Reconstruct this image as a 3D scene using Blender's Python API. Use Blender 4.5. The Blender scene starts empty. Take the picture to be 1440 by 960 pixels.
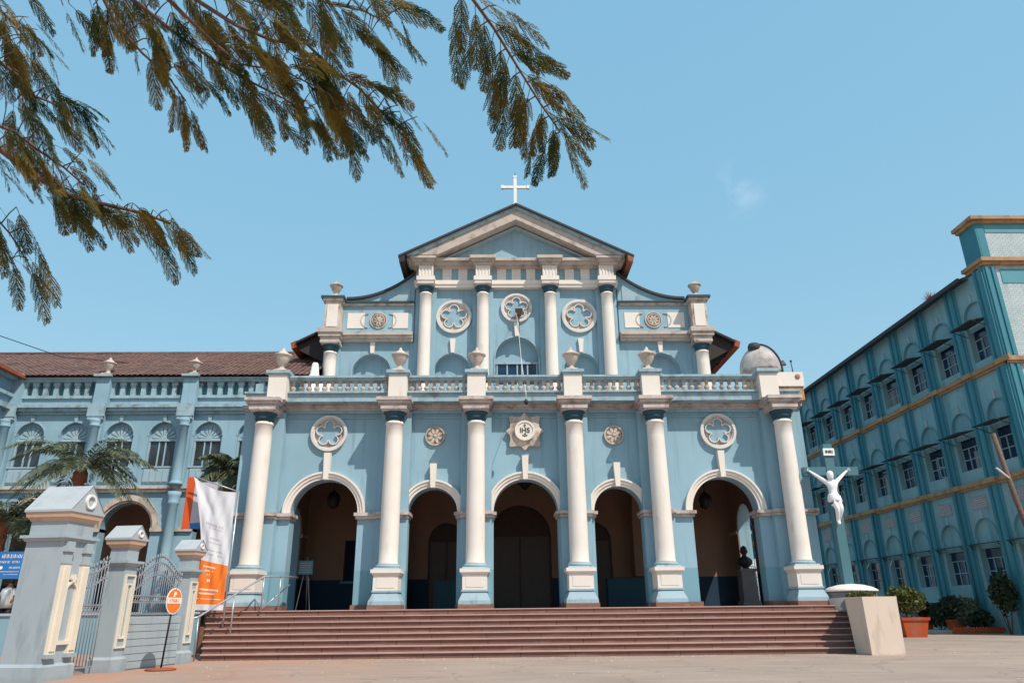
import bpy, bmesh, math, random
from mathutils import Vector, Matrix, noise
R = math.radians
PI = math.pi
scene = bpy.context.scene
C = scene.collection

# ------------------------------------------------------------------ camera
cam_d = bpy.data.cameras.new('camera')
cam = bpy.data.objects.new('camera', cam_d); C.objects.link(cam)
rx = Vector((0.99980161, -0.01741995, -0.0096583)); ux = Vector((0.00300301, -0.34752409, 0.93766625)); fx = Vector((0.01969059, 0.93750923, 0.34740283))
m = Matrix((rx, ux, -fx)).transposed().to_4x4(); m.translation = Vector((-1.007, -26.2, 1.301))
cam.matrix_world = m
cam_d.sensor_fit = 'HORIZONTAL'; cam_d.sensor_width = 36; cam_d.lens = 36 * 1018.4 / 1440
cam_d.clip_start = 0.05; cam_d.clip_end = 2000
scene.camera = cam

# ------------------------------------------------------------------ sun and sky
SD = Vector((0.86, -1.0, 1.62)).normalized()          # direction to the sun
elev = math.asin(SD.z); azim = math.atan2(SD.x, SD.y)
sd = bpy.data.lights.new('sun', 'SUN'); sd.energy = 2.9; sd.angle = R(0.55); sd.color = (1.0, 0.90, 0.78)
sun = bpy.data.objects.new('sun', sd); C.objects.link(sun)
sun.rotation_euler = SD.to_track_quat('Z', 'Y').to_euler()
world = bpy.data.worlds.new('World'); scene.world = world; world.use_nodes = True
nt = world.node_tree; nt.nodes.clear()
sky = nt.nodes.new('ShaderNodeTexSky'); sky.sky_type = 'NISHITA'; sky.sun_disc = False
sky.sun_elevation = elev; sky.sun_rotation = azim; sky.air_density = 1.0; sky.dust_density = 0.3; sky.ozone_density = 2.0
hsv = nt.nodes.new('ShaderNodeHueSaturation'); hsv.inputs['Hue'].default_value = 0.482; hsv.inputs['Saturation'].default_value = 4.2; hsv.inputs['Value'].default_value = 2.60
# faint wisp of cloud high over the right building
tc = nt.nodes.new('ShaderNodeTexCoord')
dist = nt.nodes.new('ShaderNodeVectorMath'); dist.operation = 'DISTANCE'
CL = (rx * ((1035 - 720) / 1018.4) - ux * ((268 - 480) / 1018.4) + fx).normalized()
mpn = nt.nodes.new('ShaderNodeTexNoise'); mpn.inputs['Scale'].default_value = 17; mpn.inputs['Detail'].default_value = 7; mpn.inputs['Distortion'].default_value = .6
rmp = nt.nodes.new('ShaderNodeMapRange'); rmp.inputs[1].default_value = 0.0; rmp.inputs[2].default_value = 0.05; rmp.inputs[3].default_value = 1.0; rmp.inputs[4].default_value = 0.0; rmp.interpolation_type = 'SMOOTHSTEP'
dist.inputs[1].default_value = CL
nt.links.new(tc.outputs['Generated'], dist.inputs[0]); nt.links.new(tc.outputs['Generated'], mpn.inputs['Vector'])
nt.links.new(dist.outputs['Value'], rmp.inputs[0])
mul = nt.nodes.new('ShaderNodeMath'); mul.operation = 'MULTIPLY'
cmap = nt.nodes.new('ShaderNodeMapRange'); cmap.inputs[1].default_value = .46; cmap.inputs[2].default_value = .72; nt.links.new(mpn.outputs['Fac'], cmap.inputs[0])
nt.links.new(rmp.outputs[0], mul.inputs[0]); nt.links.new(cmap.outputs[0], mul.inputs[1])
mul2 = nt.nodes.new('ShaderNodeMath'); mul2.operation = 'MULTIPLY'; mul2.inputs[1].default_value = 0.20; nt.links.new(mul.outputs[0], mul2.inputs[0])
mixc = nt.nodes.new('ShaderNodeMix'); mixc.data_type = 'RGBA'; mixc.inputs['B'].default_value = (5, 5.2, 5.5, 1)
gm = nt.nodes.new('ShaderNodeGamma'); gm.inputs['Gamma'].default_value = 0.15
nt.links.new(sky.outputs[0], gm.inputs['Color']); nt.links.new(gm.outputs[0], hsv.inputs['Color']); nt.links.new(hsv.outputs[0], mixc.inputs['A']); nt.links.new(mul2.outputs[0], mixc.inputs['Factor'])
bg = nt.nodes.new('ShaderNodeBackground'); bg.inputs[1].default_value = 0.15
out = nt.nodes.new('ShaderNodeOutputWorld')
nt.links.new(mixc.outputs['Result'], bg.inputs[0]); nt.links.new(bg.outputs[0], out.inputs[0])
scene.view_settings.view_transform = 'Standard'; scene.view_settings.look = 'None'
scene.view_settings.gamma = 1; scene.view_settings.exposure = 0.70
scene.render.engine = 'CYCLES'; scene.cycles.max_bounces = 7; scene.cycles.diffuse_bounces = 4

# ------------------------------------------------------------------ materials
def mat(name, col, col2=None, scale=3.0, rough=0.75, amt=0.5, dirt=None, dirt_amt=0.0, dirt_scale=(2.2, 2.2, 0.5), bump=0.15, bscale=60, metal=0, band=None, spec=0.3, brick=None, trans=0, low=None):
    M = bpy.data.materials.new(name); M.use_nodes = True; n = M.node_tree.nodes; l = M.node_tree.links
    b = n['Principled BSDF']; b.inputs['Roughness'].default_value = rough; b.inputs['Metallic'].default_value = metal
    b.inputs['Specular IOR Level'].default_value = spec
    g = n.new('ShaderNodeNewGeometry'); pos = g.outputs['Position']
    def nz(sc, det=5, vec=None, rgh=0.55):
        t = n.new('ShaderNodeTexNoise'); t.inputs['Scale'].default_value = sc; t.inputs['Detail'].default_value = det; t.inputs['Roughness'].default_value = rgh
        l.new(vec or pos, t.inputs['Vector']); return t.outputs['Fac']
    def ramp(f, a, bb):
        r = n.new('ShaderNodeMapRange'); r.inputs[1].default_value = a; r.inputs[2].default_value = bb; l.new(f, r.inputs[0]); return r.outputs[0]
    def mix(f, a, bb):
        x = n.new('ShaderNodeMix'); x.data_type = 'RGBA'
        if isinstance(f, float): x.inputs['Factor'].default_value = f
        else: l.new(f, x.inputs['Factor'])
        for k, v in (('A', a), ('B', bb)):
            if isinstance(v, tuple): x.inputs[k].default_value = (*v, 1)
            else: l.new(v, x.inputs[k])
        return x.outputs['Result']
    def scl(v):
        mp = n.new('ShaderNodeMapping'); mp.inputs['Scale'].default_value = v; l.new(pos, mp.inputs['Vector']); return mp.outputs[0]
    if col2 is None: col2 = tuple(c * 0.86 for c in col)
    c = mix(ramp(nz(scale), 0.35, 0.68), col, tuple(col[i] * (1 - amt) + col2[i] * amt for i in range(3)))
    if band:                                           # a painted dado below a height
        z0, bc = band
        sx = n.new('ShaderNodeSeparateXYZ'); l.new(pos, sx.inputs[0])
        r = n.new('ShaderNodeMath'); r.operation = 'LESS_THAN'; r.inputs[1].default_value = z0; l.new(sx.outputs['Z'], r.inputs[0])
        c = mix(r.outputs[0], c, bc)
    if brick:
        bt = n.new('ShaderNodeTexBrick'); bt.inputs['Scale'].default_value = 1.0
        bt.inputs['Brick Width'].default_value = brick[0]; bt.inputs['Row Height'].default_value = brick[1]; bt.inputs['Mortar Size'].default_value = brick[2]
        sx = n.new('ShaderNodeSeparateXYZ'); l.new(pos, sx.inputs[0]); ad = n.new('ShaderNodeMath'); l.new(sx.outputs['X'], ad.inputs[0]); l.new(sx.outputs['Y'], ad.inputs[1])
        cb = n.new('ShaderNodeCombineXYZ'); l.new(ad.outputs[0], cb.inputs[0]); l.new(sx.outputs['Z'], cb.inputs[1]); l.new(cb.outputs[0], bt.inputs['Vector'])
        bt.inputs['Color1'].default_value = (1, 1, 1, 1); bt.inputs['Color2'].default_value = (0.9, 0.9, 0.9, 1); bt.inputs['Mortar'].default_value = (brick[3],) * 3 + (1,)
        mm = n.new('ShaderNodeMix'); mm.data_type = 'RGBA'; mm.blend_type = 'MULTIPLY'; mm.inputs['Factor'].default_value = 1
        l.new(c, mm.inputs['A']); l.new(bt.outputs['Color'], mm.inputs['B']); c = mm.outputs['Result']
    if dirt:
        d = ramp(nz(1.0, 7, scl(dirt_scale), 0.65), 0.62 - 0.25 * dirt_amt, 0.82 - 0.2 * dirt_amt)
        c = mix(d, c, dirt)
        if low:
            sx = n.new('ShaderNodeSeparateXYZ'); l.new(pos, sx.inputs[0])
            a = n.new('ShaderNodeMath'); a.operation = 'ADD'; l.new(sx.outputs['Z'], a.inputs[0])
            q = n.new('ShaderNodeMath'); q.operation = 'MULTIPLY'; q.inputs[1].default_value = low[1]; l.new(nz(2.5), q.inputs[0]); l.new(q.outputs[0], a.inputs[1])
            rr = n.new('ShaderNodeMapRange'); rr.inputs[1].default_value = low[0] + low[1] * .9; rr.inputs[2].default_value = low[0] + low[1] * .2; rr.inputs[4].default_value = 0.7; l.new(a.outputs[0], rr.inputs[0])
            c = mix(rr.outputs[0], c, dirt)
    l.new(c, b.inputs['Base Color'])
    if bump:
        bp = n.new('ShaderNodeBump'); bp.inputs['Strength'].default_value = bump; bp.inputs['Distance'].default_value = 0.02
        l.new(nz(bscale, 4), bp.inputs['Height']); l.new(bp.outputs[0], b.inputs['Normal'])
    if trans:
        tb = n.new('ShaderNodeBsdfTranslucent'); l.new(c, tb.inputs['Color']); ms = n.new('ShaderNodeMixShader'); ms.inputs[0].default_value = trans
        l.new(b.outputs[0], ms.inputs[1]); l.new(tb.outputs[0], ms.inputs[2]); l.new(ms.outputs[0], n['Material Output'].inputs[0])
    return M
GRIME = (0.13, 0.10, 0.09)
M = {}
M['blue'] = mat('blue_paint', (0.275, 0.435, 0.53), (0.235, 0.385, 0.465), 0.45, amt=1, dirt=(0.20, 0.31, 0.36), dirt_amt=0.38, dirt_scale=(3.2, 3.2, .28), band=(2.66, (0.175, 0.345, 0.42)))
M['bluehi'] = mat('blue_paint_upper', (0.275, 0.435, 0.53), (0.225, 0.365, 0.445), 0.6, amt=1, dirt=(0.20, 0.30, 0.34), dirt_amt=0.42, dirt_scale=(3.0, 3.0, .3))
M['trimblue'] = mat('trim_blue_paint', (0.32, 0.44, 0.50), None, 2, dirt=GRIME, dirt_amt=0.25)
M['capblue'] = mat('dark_blue_paint', (0.03, 0.082, 0.112), None, 2)
M['cream'] = mat('cream_paint', (0.74, 0.69, 0.64), (0.66, 0.60, 0.54), 1.2, dirt=(0.55, 0.46, 0.38), dirt_amt=0.15, dirt_scale=(3, 3, .8))
M['rosette'] = mat('off_white_plaster', (0.66, 0.64, 0.62), (.55, .53, .51), 3, amt=.8, dirt=(.4, .36, .33), dirt_amt=.25)
M['greycream'] = mat('grey_cream_moulding', (0.50, 0.44, 0.39), (0.42, 0.36, 0.32), 2.0, amt=.9, dirt=(0.24, 0.19, 0.17), dirt_amt=.35, dirt_scale=(2, 2, 2))
M['crossteal'] = mat('faded_teal_paint', (0.07, 0.17, 0.205), None, 2)
M['creamdirt'] = mat('weathered_cream_paint', (0.60, 0.52, 0.45), (0.42, 0.36, 0.31), 2.0, amt=.8, dirt=(0.20, 0.14, 0.12), dirt_amt=0.55, dirt_scale=(3.0, 3.0, 1.1), bump=.3)
M['stain'] = mat('stained_cornice_plaster', (0.55, 0.50, 0.48), (0.42, 0.34, 0.32), 3.0, amt=.9, dirt=(0.15, 0.105, 0.095), dirt_amt=0.50, dirt_scale=(2.2, 2.2, 3.0), bump=.4)
M['bluestain'] = mat('stained_blue_plaster', (0.33, 0.46, 0.52), (0.25, 0.37, 0.43), 3.0, amt=.9, dirt=(0.16, 0.17, 0.17), dirt_amt=0.5, dirt_scale=(2.2, 2.2, 2.0), bump=.3)
M['granite'] = mat('red_granite', (0.215, 0.110, 0.086), (0.15, 0.075, 0.058), 5, rough=.6, dirt=(0.33, 0.22, 0.19), dirt_amt=.35, dirt_scale=(.7, 2.5, 6), bump=.2)
M['nosing'] = mat('pale_step_nosing', (0.46, 0.30, 0.26), (0.36, 0.21, 0.18), 3, rough=.6)  # treads and nosings in a paler tone than the risers
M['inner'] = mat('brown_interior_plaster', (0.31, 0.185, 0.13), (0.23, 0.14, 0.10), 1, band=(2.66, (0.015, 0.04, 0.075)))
M['ceil'] = mat('interior_ceiling', (0.30, 0.21, 0.16), None, 1)
M['wood'] = mat('dark_door_wood', (0.07, 0.04, 0.03), (0.04, 0.022, 0.016), 6, rough=.5)
M['door'] = mat('grey_brown_door', (0.11, 0.085, 0.075), None, 3, rough=.5)
M['tile'] = mat('clay_roof_tile', (0.20, 0.115, 0.095), (0.12, 0.075, 0.07), 1.6, amt=1, dirt=(0.07, 0.055, 0.055), dirt_amt=.5, dirt_scale=(1.2, 1.2, 1.2), bump=.4, bscale=20)
M['tiledark'] = mat('dark_roof_tile', (0.05, 0.052, 0.06), None, 3, bump=.4, bscale=20)
M['redwood'] = mat('red_fascia_board', (0.34, 0.085, 0.04), (0.2, 0.05, 0.03), 3)
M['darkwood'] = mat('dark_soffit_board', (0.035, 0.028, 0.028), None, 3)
M['white'] = mat('white_paint', (0.78, 0.78, 0.77), (0.68, 0.68, 0.68), 2, dirt=(.45, .42, .38), dirt_amt=.15)
M['glass'] = mat('dark_window_glass', (0.012, 0.03, 0.05), (0.02, 0.05, 0.08), 1.3, rough=.12, spec=.6, bump=0)
M['glassblue'] = mat('blue_window_glass', (0.006, 0.035, 0.09), (0.004, 0.012, 0.03), 1.4, amt=1, rough=.18, spec=.6, bump=0)
M['glassbrown'] = mat('sliding_window_glass', (0.02, 0.018, 0.02), (0.05, 0.08, 0.10), .8, amt=1, rough=.15, spec=.5, bump=0)
M['teal'] = mat('teal_wall_paint', (0.255, 0.42, 0.455), (0.19, 0.34, 0.375), .8, amt=.8, dirt=(0.12, 0.25, 0.29), dirt_amt=.4, dirt_scale=(1.5, 1.5, .3))
M['tealdark'] = mat('dark_teal_paint', (0.05, 0.22, 0.28), (0.04, 0.18, 0.24), 1.5)
M['tealmid'] = mat('mid_teal_paint', (0.10, 0.30, 0.36), None, 1.5)
M['tealbrick'] = mat('white_painted_brick', (0.50, 0.58, 0.60), (0.40, 0.50, 0.53), 1.5, brick=(.27, .115, .016, .62), dirt=(.25, .35, .38), dirt_amt=.4, bump=.3)
M['ochre'] = mat('ochre_band_paint', (0.46, 0.27, 0.14), (0.34, 0.20, 0.11), 2, amt=.9, dirt=(0.16, 0.10, 0.07), dirt_amt=.45, dirt_scale=(1.5, 1.5, 2))
M['lattice'] = mat('pierced_white_lattice', (0.62, 0.56, 0.56), (0.36, 0.33, 0.36), 14, amt=1, brick=(.11, .11, .02, .5), bump=.3)
M['awning'] = mat('dark_metal_awning', (0.035, 0.05, 0.05), None, 3, rough=.7)
M['gateblue_cheekshade'] = mat('grey_blue_gate_paint_cheek_shade', (0.355, 0.415, 0.45), (0.30, 0.36, 0.40), 1.0, dirt=(.22, .27, .30), dirt_amt=.35, dirt_scale=(2, 2, .5), low=(0.0, .35), bump=.2)
M['gatelight'] = mat('pale_gate_cap_paint', (0.40, 0.435, 0.465), None, 1.5, dirt=(.3, .33, .35), dirt_amt=.3)
M['gatebeige'] = mat('beige_gate_moulding', (0.58, 0.40, 0.29), (.48, .33, .25), 2, dirt=(.25, .19, .16), dirt_amt=.2)
M['gatecream'] = mat('cream_gate_moulding', (0.74, 0.67, 0.56), (.64, .57, .48), 2)
M['iron'] = mat('silver_grey_ironwork', (0.30, 0.32, 0.36), (.2, .22, .25), 4, rough=.5, metal=.2)
M['steel'] = mat('steel_pipe', (0.42, 0.43, 0.45), None, 4, rough=.35, metal=.6)
M['black'] = mat('black_metal', (0.02, 0.02, 0.022), None, 4, rough=.5)
M['orange'] = mat('orange_print', (0.85, 0.19, 0.02), (.78, .16, .02), 2, rough=.6)
M['orangered'] = mat('red_orange_print', (0.62, 0.09, 0.02), None, 2, rough=.6)
M['cloth'] = mat('white_banner_cloth', (0.72, 0.72, 0.76), (.66, .66, .70), 2, rough=.7, trans=.15)
M['printgrey'] = mat('faint_grey_print', (0.50, 0.47, 0.52), None, 20)
M['printwhite'] = mat('white_print', (0.85, 0.78, 0.70), None, 20)
M['boardblue'] = mat('blue_board_print', (0.02, 0.17, 0.48), None, 2, rough=.4)
M['leaf'] = mat('shrub_leaf', (0.060, 0.085, 0.020), (0.17, 0.17, 0.05), 9, amt=1, rough=.5, trans=.25, bump=0)
M['leafdark'] = mat('dark_shrub_leaf', (0.018, 0.038, 0.020), (0.045, 0.05, 0.02), 6, amt=1, rough=.55, trans=.2, bump=0)
M['palmleaf'] = mat('palm_leaflet', (0.075, 0.105, 0.065), (0.17, 0.185, 0.11), 5, amt=1, rough=.5, trans=.25, bump=0)
M['palmtrunk'] = mat('orange_brown_palm_stem', (0.30, 0.12, 0.06), (.16, .08, .05), 9, amt=1, bump=.6)
M['feather'] = mat('feathery_leaflet', (0.040, 0.072, 0.022), (0.24, 0.155, 0.03), 2.8, amt=1, rough=.6, trans=.42, bump=0, spec=.15)
M['bark'] = mat('branch_bark', (0.20, 0.12, 0.09), (0.10, 0.07, 0.06), 12, amt=1, bump=.6)
M['pot'] = mat('terracotta_pot', (0.50, 0.085, 0.022), (.36, .07, .025), 3, amt=.8, dirt=(.3, .15, .1), dirt_amt=.3)
M['planter'] = mat('cream_plaster_pier', (0.66, 0.54, 0.45), (.6, .49, .42), 1.5, dirt=(.4, .3, .25), dirt_amt=.2, low=(0.0, .14))
M['skin'] = mat('skin', (0.25, 0.13, 0.08), None, 5)
M['statue'] = mat('white_statue_paint', (0.80, 0.80, 0.82), None, 3, rough=.5)
M['bust'] = mat('dark_bronze', (0.03, 0.028, 0.03), None, 3, rough=.4)
M['greystone'] = mat('grey_stone', (0.25, 0.23, 0.23), (.18, .17, .17), 3)
M['dome'] = mat('patched_dome_plaster', (0.62, 0.55, 0.50), (0.30, 0.27, 0.27), 1.6, amt=1, dirt=(0.16, .15, .17), dirt_amt=.6, dirt_scale=(1, 1, 1), rough=.5)
M['weed'] = mat('dry_red_weed', (0.35, 0.12, 0.07), None, 8)
M['curb'] = mat('pale_concrete', (0.50, 0.44, 0.40), None, 2)
M['blueterr'] = mat('terrace_paint', (0.22, 0.36, 0.43), None, 2)
M['soil'] = mat('red_soil', (0.22, 0.11, 0.07), (.15, .08, .05), 3, amt=1, bump=.8, bscale=8)

def ground_mat():
    G = bpy.data.materials.new('dusty_asphalt'); G.use_nodes = True; n = G.node_tree.nodes; l = G.node_tree.links; b = n['Principled BSDF']; b.inputs['Roughness'].default_value = .9
    g = n.new('ShaderNodeNewGeometry'); P = g.outputs['Position']
    def nz(s, d=6, sc=None):
        t = n.new('ShaderNodeTexNoise'); t.inputs['Scale'].default_value = s; t.inputs['Detail'].default_value = d; t.inputs['Roughness'].default_value = .62
        if sc:
            mp = n.new('ShaderNodeMapping'); mp.inputs['Scale'].default_value = sc; l.new(P, mp.inputs[0]); l.new(mp.outputs[0], t.inputs['Vector'])
        else: l.new(P, t.inputs['Vector'])
        return t.outputs['Fac']
    def ramp(f, a, c, lo=0, hi=1):
        r = n.new('ShaderNodeMapRange'); r.inputs[1].default_value = a; r.inputs[2].default_value = c; r.inputs[3].default_value = lo; r.inputs[4].default_value = hi; l.new(f, r.inputs[0]); return r.outputs[0]
    def mix(f, a, c):
        x = n.new('ShaderNodeMix'); x.data_type = 'RGBA'; l.new(f, x.inputs['Factor'])
        for k, v in (('A', a), ('B', c)):
            if isinstance(v, tuple): x.inputs[k].default_value = (*v, 1)
            else: l.new(v, x.inputs[k])
        return x.outputs['Result']
    c = mix(ramp(nz(.35), .35, .65), (.39, .295, .235), (.31, .235, .19))
    wv = n.new('ShaderNodeTexVoronoi'); wv.feature = 'DISTANCE_TO_EDGE'; wv.inputs['Scale'].default_value = .33
    dw = n.new('ShaderNodeTexNoise'); dw.inputs['Scale'].default_value = .9; dw.inputs['Detail'].default_value = 6; l.new(P, dw.inputs['Vector'])
    vm = n.new('ShaderNodeVectorMath'); vm.operation = 'MULTIPLY_ADD'; vm.inputs[1].default_value = (1.6, 1.6, 0); l.new(dw.outputs['Color'], vm.inputs[0]); l.new(P, vm.inputs[2]); l.new(vm.outputs[0], wv.inputs['Vector'])
    c = mix(ramp(wv.outputs['Distance'], .014, .004, 0, .55), c, (.16, .12, .10))
    c = mix(ramp(nz(1.0, 6, (.25, 1.6, 1)), .5, .72, 0, .8), c, (.44, .35, .29))
    # red soil dust drifted along the left of the steps
    sx = n.new('ShaderNodeSeparateXYZ'); l.new(P, sx.inputs[0])
    e = ramp(sx.outputs['X'], -1.0, -9.0)
    mm = n.new('ShaderNodeMath'); mm.operation = 'MULTIPLY'; l.new(e, mm.inputs[0]); l.new(ramp(nz(.55), .35, .6), mm.inputs[1])
    c = mix(mm.outputs[0], c, (.46, .235, .15))
    c = mix(ramp(nz(3.2), .64, .72, 0, .45), c, (.20, .16, .14))
    c = mix(ramp(nz(40, 3), .3, .7, 0, .35), c, (.24, .18, .155))
    l.new(c, b.inputs['Base Color'])
    bp = n.new('ShaderNodeBump'); bp.inputs['Strength'].default_value = .35; bp.inputs['Distance'].default_value = .02; l.new(nz(30), bp.inputs['Height']); l.new(bp.outputs[0], b.inputs['Normal'])
    return G
M['ground'] = ground_mat()

# ------------------------------------------------------------------ mesh helpers
ORG = {}
LOCAL = set()
class MB:
    def __init__(s, T=None): s.v = []; s.f = []; s.T = T; s.sm = []
    def V(s, p):
        s.v.append(tuple(s.T(*p)) if s.T else tuple(p)); return len(s.v) - 1
    def face(s, pts, sm=False): s.f.append([s.V(p) for p in pts]); s.sm.append(sm)
    def box(s, x0, x1, y0, y1, z0, z1):
        P = [(x, y, z) for z in (z0, z1) for y in (y0, y1) for x in (x0, x1)]
        for q in ((0, 2, 3, 1), (4, 5, 7, 6), (0, 1, 5, 4), (2, 6, 7, 3), (0, 4, 6, 2), (1, 3, 7, 5)): s.face([P[i] for i in q])
    def frustum(s, cx, cy, z0, z1, a0, b0, a1, b1):      # half sizes bottom / top
        P = [(cx - a0, cy - b0, z0), (cx + a0, cy - b0, z0), (cx + a0, cy + b0, z0), (cx - a0, cy + b0, z0), (cx - a1, cy - b1, z1), (cx + a1, cy - b1, z1), (cx + a1, cy + b1, z1), (cx - a1, cy + b1, z1)]
        for q in ((3, 2, 1, 0), (4, 5, 6, 7), (0, 1, 5, 4), (1, 2, 6, 5), (2, 3, 7, 6), (3, 0, 4, 7)): s.face([P[i] for i in q])
    def prism(s, poly, y0, y1):                          # poly = [(x,z)] convex or simple, front y0
        n = len(poly); s.face([(x, y0, z) for x, z in poly]); s.face([(x, y1, z) for x, z in reversed(poly)])
        for i in range(n):
            a, b = poly[i], poly[(i + 1) % n]; s.face([(b[0], y0, b[1]), (a[0], y0, a[1]), (a[0], y1, a[1]), (b[0], y1, b[1])])
    def hprism(s, poly, z0, z1):                         # poly = [(x,y)]
        n = len(poly); s.face([(x, y, z1) for x, y in poly]); s.face([(x, y, z0) for x, y in reversed(poly)])
        for i in range(n):
            a, b = poly[i], poly[(i + 1) % n]; s.face([(a[0], a[1], z0), (b[0], b[1], z0), (b[0], b[1], z1), (a[0], a[1], z1)])
    def lathe(s, c, prof, n=24, sm=True, axis='z'):      # prof = [(r,h)]
        rows = []
        for r, h in prof:
            row = []
            for i in range(n):
                a = 2 * PI * i / n
                p = (c[0] + r * math.cos(a), c[1] + r * math.sin(a), c[2] + h) if axis == 'z' else (c[0] + r * math.cos(a), c[1] - h, c[2] + r * math.sin(a))
                row.append(s.V(p))
            rows.append(row)
        for a, b in zip(rows, rows[1:]):
            for i in range(n):
                j = (i + 1) % n
                s.f.append([a[i], a[j], b[j], b[i]]); s.sm.append(sm)
        s.f.append(list(reversed(rows[0]))); s.sm.append(False); s.f.append(rows[-1]); s.sm.append(False)
    def ring(s, cx, cz, r0, r1, y0, y1, a0=0, a1=2 * PI, n=32, sm=False):
        full = abs(a1 - a0) > 6.28
        A = [a0 + (a1 - a0) * i / n for i in range(n + 1)]
        for i in range(n):
            a, b = A[i], A[i + 1]
            p = lambda r, t, y: (cx + r * math.cos(t), y, cz + r * math.sin(t))
            s.face([p(r0, a, y0), p(r1, a, y0), p(r1, b, y0), p(r0, b, y0)])
            s.face([p(r1, a, y0), p(r1, a, y1), p(r1, b, y1), p(r1, b, y0)])
            s.face([p(r0, b, y0), p(r0, b, y1), p(r0, a, y1), p(r0, a, y0)])
        if not full:
            for t in (a0, a1): s.face([(cx + r0 * math.cos(t), y0, cz + r0 * math.sin(t)), (cx + r1 * math.cos(t), y0, cz + r1 * math.sin(t)), (cx + r1 * math.cos(t), y1, cz + r1 * math.sin(t)), (cx + r0 * math.cos(t), y1, cz + r0 * math.sin(t))])
    def disc(s, cx, cz, r, y, n=32, r2=None): s.face([(cx + r * math.cos(2 * PI * i / n), y, cz + (r2 or r) * math.sin(2 * PI * i / n)) for i in range(n)])
    def tube(s, pts, r, n=8, r1=None):
        pts = [Vector(p) for p in pts]; rows = []; prev = None
        for i, p in enumerate(pts):
            d = (pts[min(i + 1, len(pts) - 1)] - pts[max(i - 1, 0)]).normalized()
            if prev is None: u = d.orthogonal().normalized()
            else: u = (prev - d * prev.dot(d)).normalized()
            prev = u; w = d.cross(u); t = i / (len(pts) - 1); rr = r if r1 is None else r + (r1 - r) * t
            rows.append([s.V(p + (u * math.cos(2 * PI * k / n) + w * math.sin(2 * PI * k / n)) * rr) for k in range(n)])
        for a, b in zip(rows, rows[1:]):
            for i in range(n):
                j = (i + 1) % n; s.f.append([a[i], a[j], b[j], b[i]]); s.sm.append(True)
        s.f.append(list(reversed(rows[0]))); s.sm.append(False); s.f.append(rows[-1]); s.sm.append(False)
    def bar(s, p0, p1, w, h): # rectangular bar
        p0, p1 = Vector(p0), Vector(p1); d = (p1 - p0).normalized(); u = d.cross(Vector((0, 0, 1)))
        u = u.normalized() if u.length > .01 else Vector((1, 0, 0)); t = u.cross(d)
        P = [p + u * a * w / 2 + t * b * h / 2 for p in (p0, p1) for a, b in ((-1, -1), (1, -1), (1, 1), (-1, 1))]
        for q in ((3, 2, 1, 0), (4, 5, 6, 7), (0, 1, 5, 4), (1, 2, 6, 5), (2, 3, 7, 6), (3, 0, 4, 7)): s.face([P[i] for i in q])
    def build(s, name, material, parent=None, loc=None, rot=None, norm=True):
        me = bpy.data.meshes.new(name)
        root = parent; off = Vector((0, 0, 0)); local = loc is not None
        if parent is not None:
            if parent.name in LOCAL: local = True
            elif not local:
                off = ORG.get(parent.name, Vector((0, 0, 0)))
        V_ = [(x - off.x, y - off.y, z - off.z) for x, y, z in s.v]
        me.from_pydata(V_, [], s.f)
        me.polygons.foreach_set('use_smooth', s.sm)
        if norm and len(s.f) < 40000:
            bm = bmesh.new(); bm.from_mesh(me); bmesh.ops.remove_doubles(bm, verts=bm.verts, dist=1e-5); bmesh.ops.recalc_face_normals(bm, faces=bm.faces); bm.to_mesh(me); bm.free()
        me.materials.append(material if not isinstance(material, str) else M[material])
        o = bpy.data.objects.new(name, me); C.objects.link(o)
        if parent is not None: o.parent = parent
        if loc is not None:
            po = ORG.get(parent.name, Vector((0, 0, 0))) if parent is not None and parent.name not in LOCAL else Vector((0, 0, 0))
            o.location = Vector(loc) - po; LOCAL.add(o.name)
        elif parent is not None and local: LOCAL.add(o.name)
        ORG[o.name] = off
        if rot: o.rotation_euler = rot
        return o
def tag(o, label=None, cat=None, group=None, kind=None):
    for k, v in (('label', label), ('category', cat), ('group', group), ('kind', kind)):
        if v: o[k] = v
    return o
def thing(name, label, cat, loc=(0, 0, 0), group=None, rz=0):
    o = bpy.data.objects.new(name, None); C.objects.link(o); o.location = loc; o.rotation_euler.z = rz; ORG[o.name] = Vector(loc); o.empty_display_size = .3
    return tag(o, label, cat, group)
def copy_part(o, parent, loc):
    c = o.copy(); C.objects.link(c); c.parent = parent; c.location = Vector(loc) - ORG.get(parent.name, Vector((0, 0, 0)))
    for ch in [x for x in bpy.data.objects if x.parent == o]:
        d = ch.copy(); C.objects.link(d); d.parent = c
    return c

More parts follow.
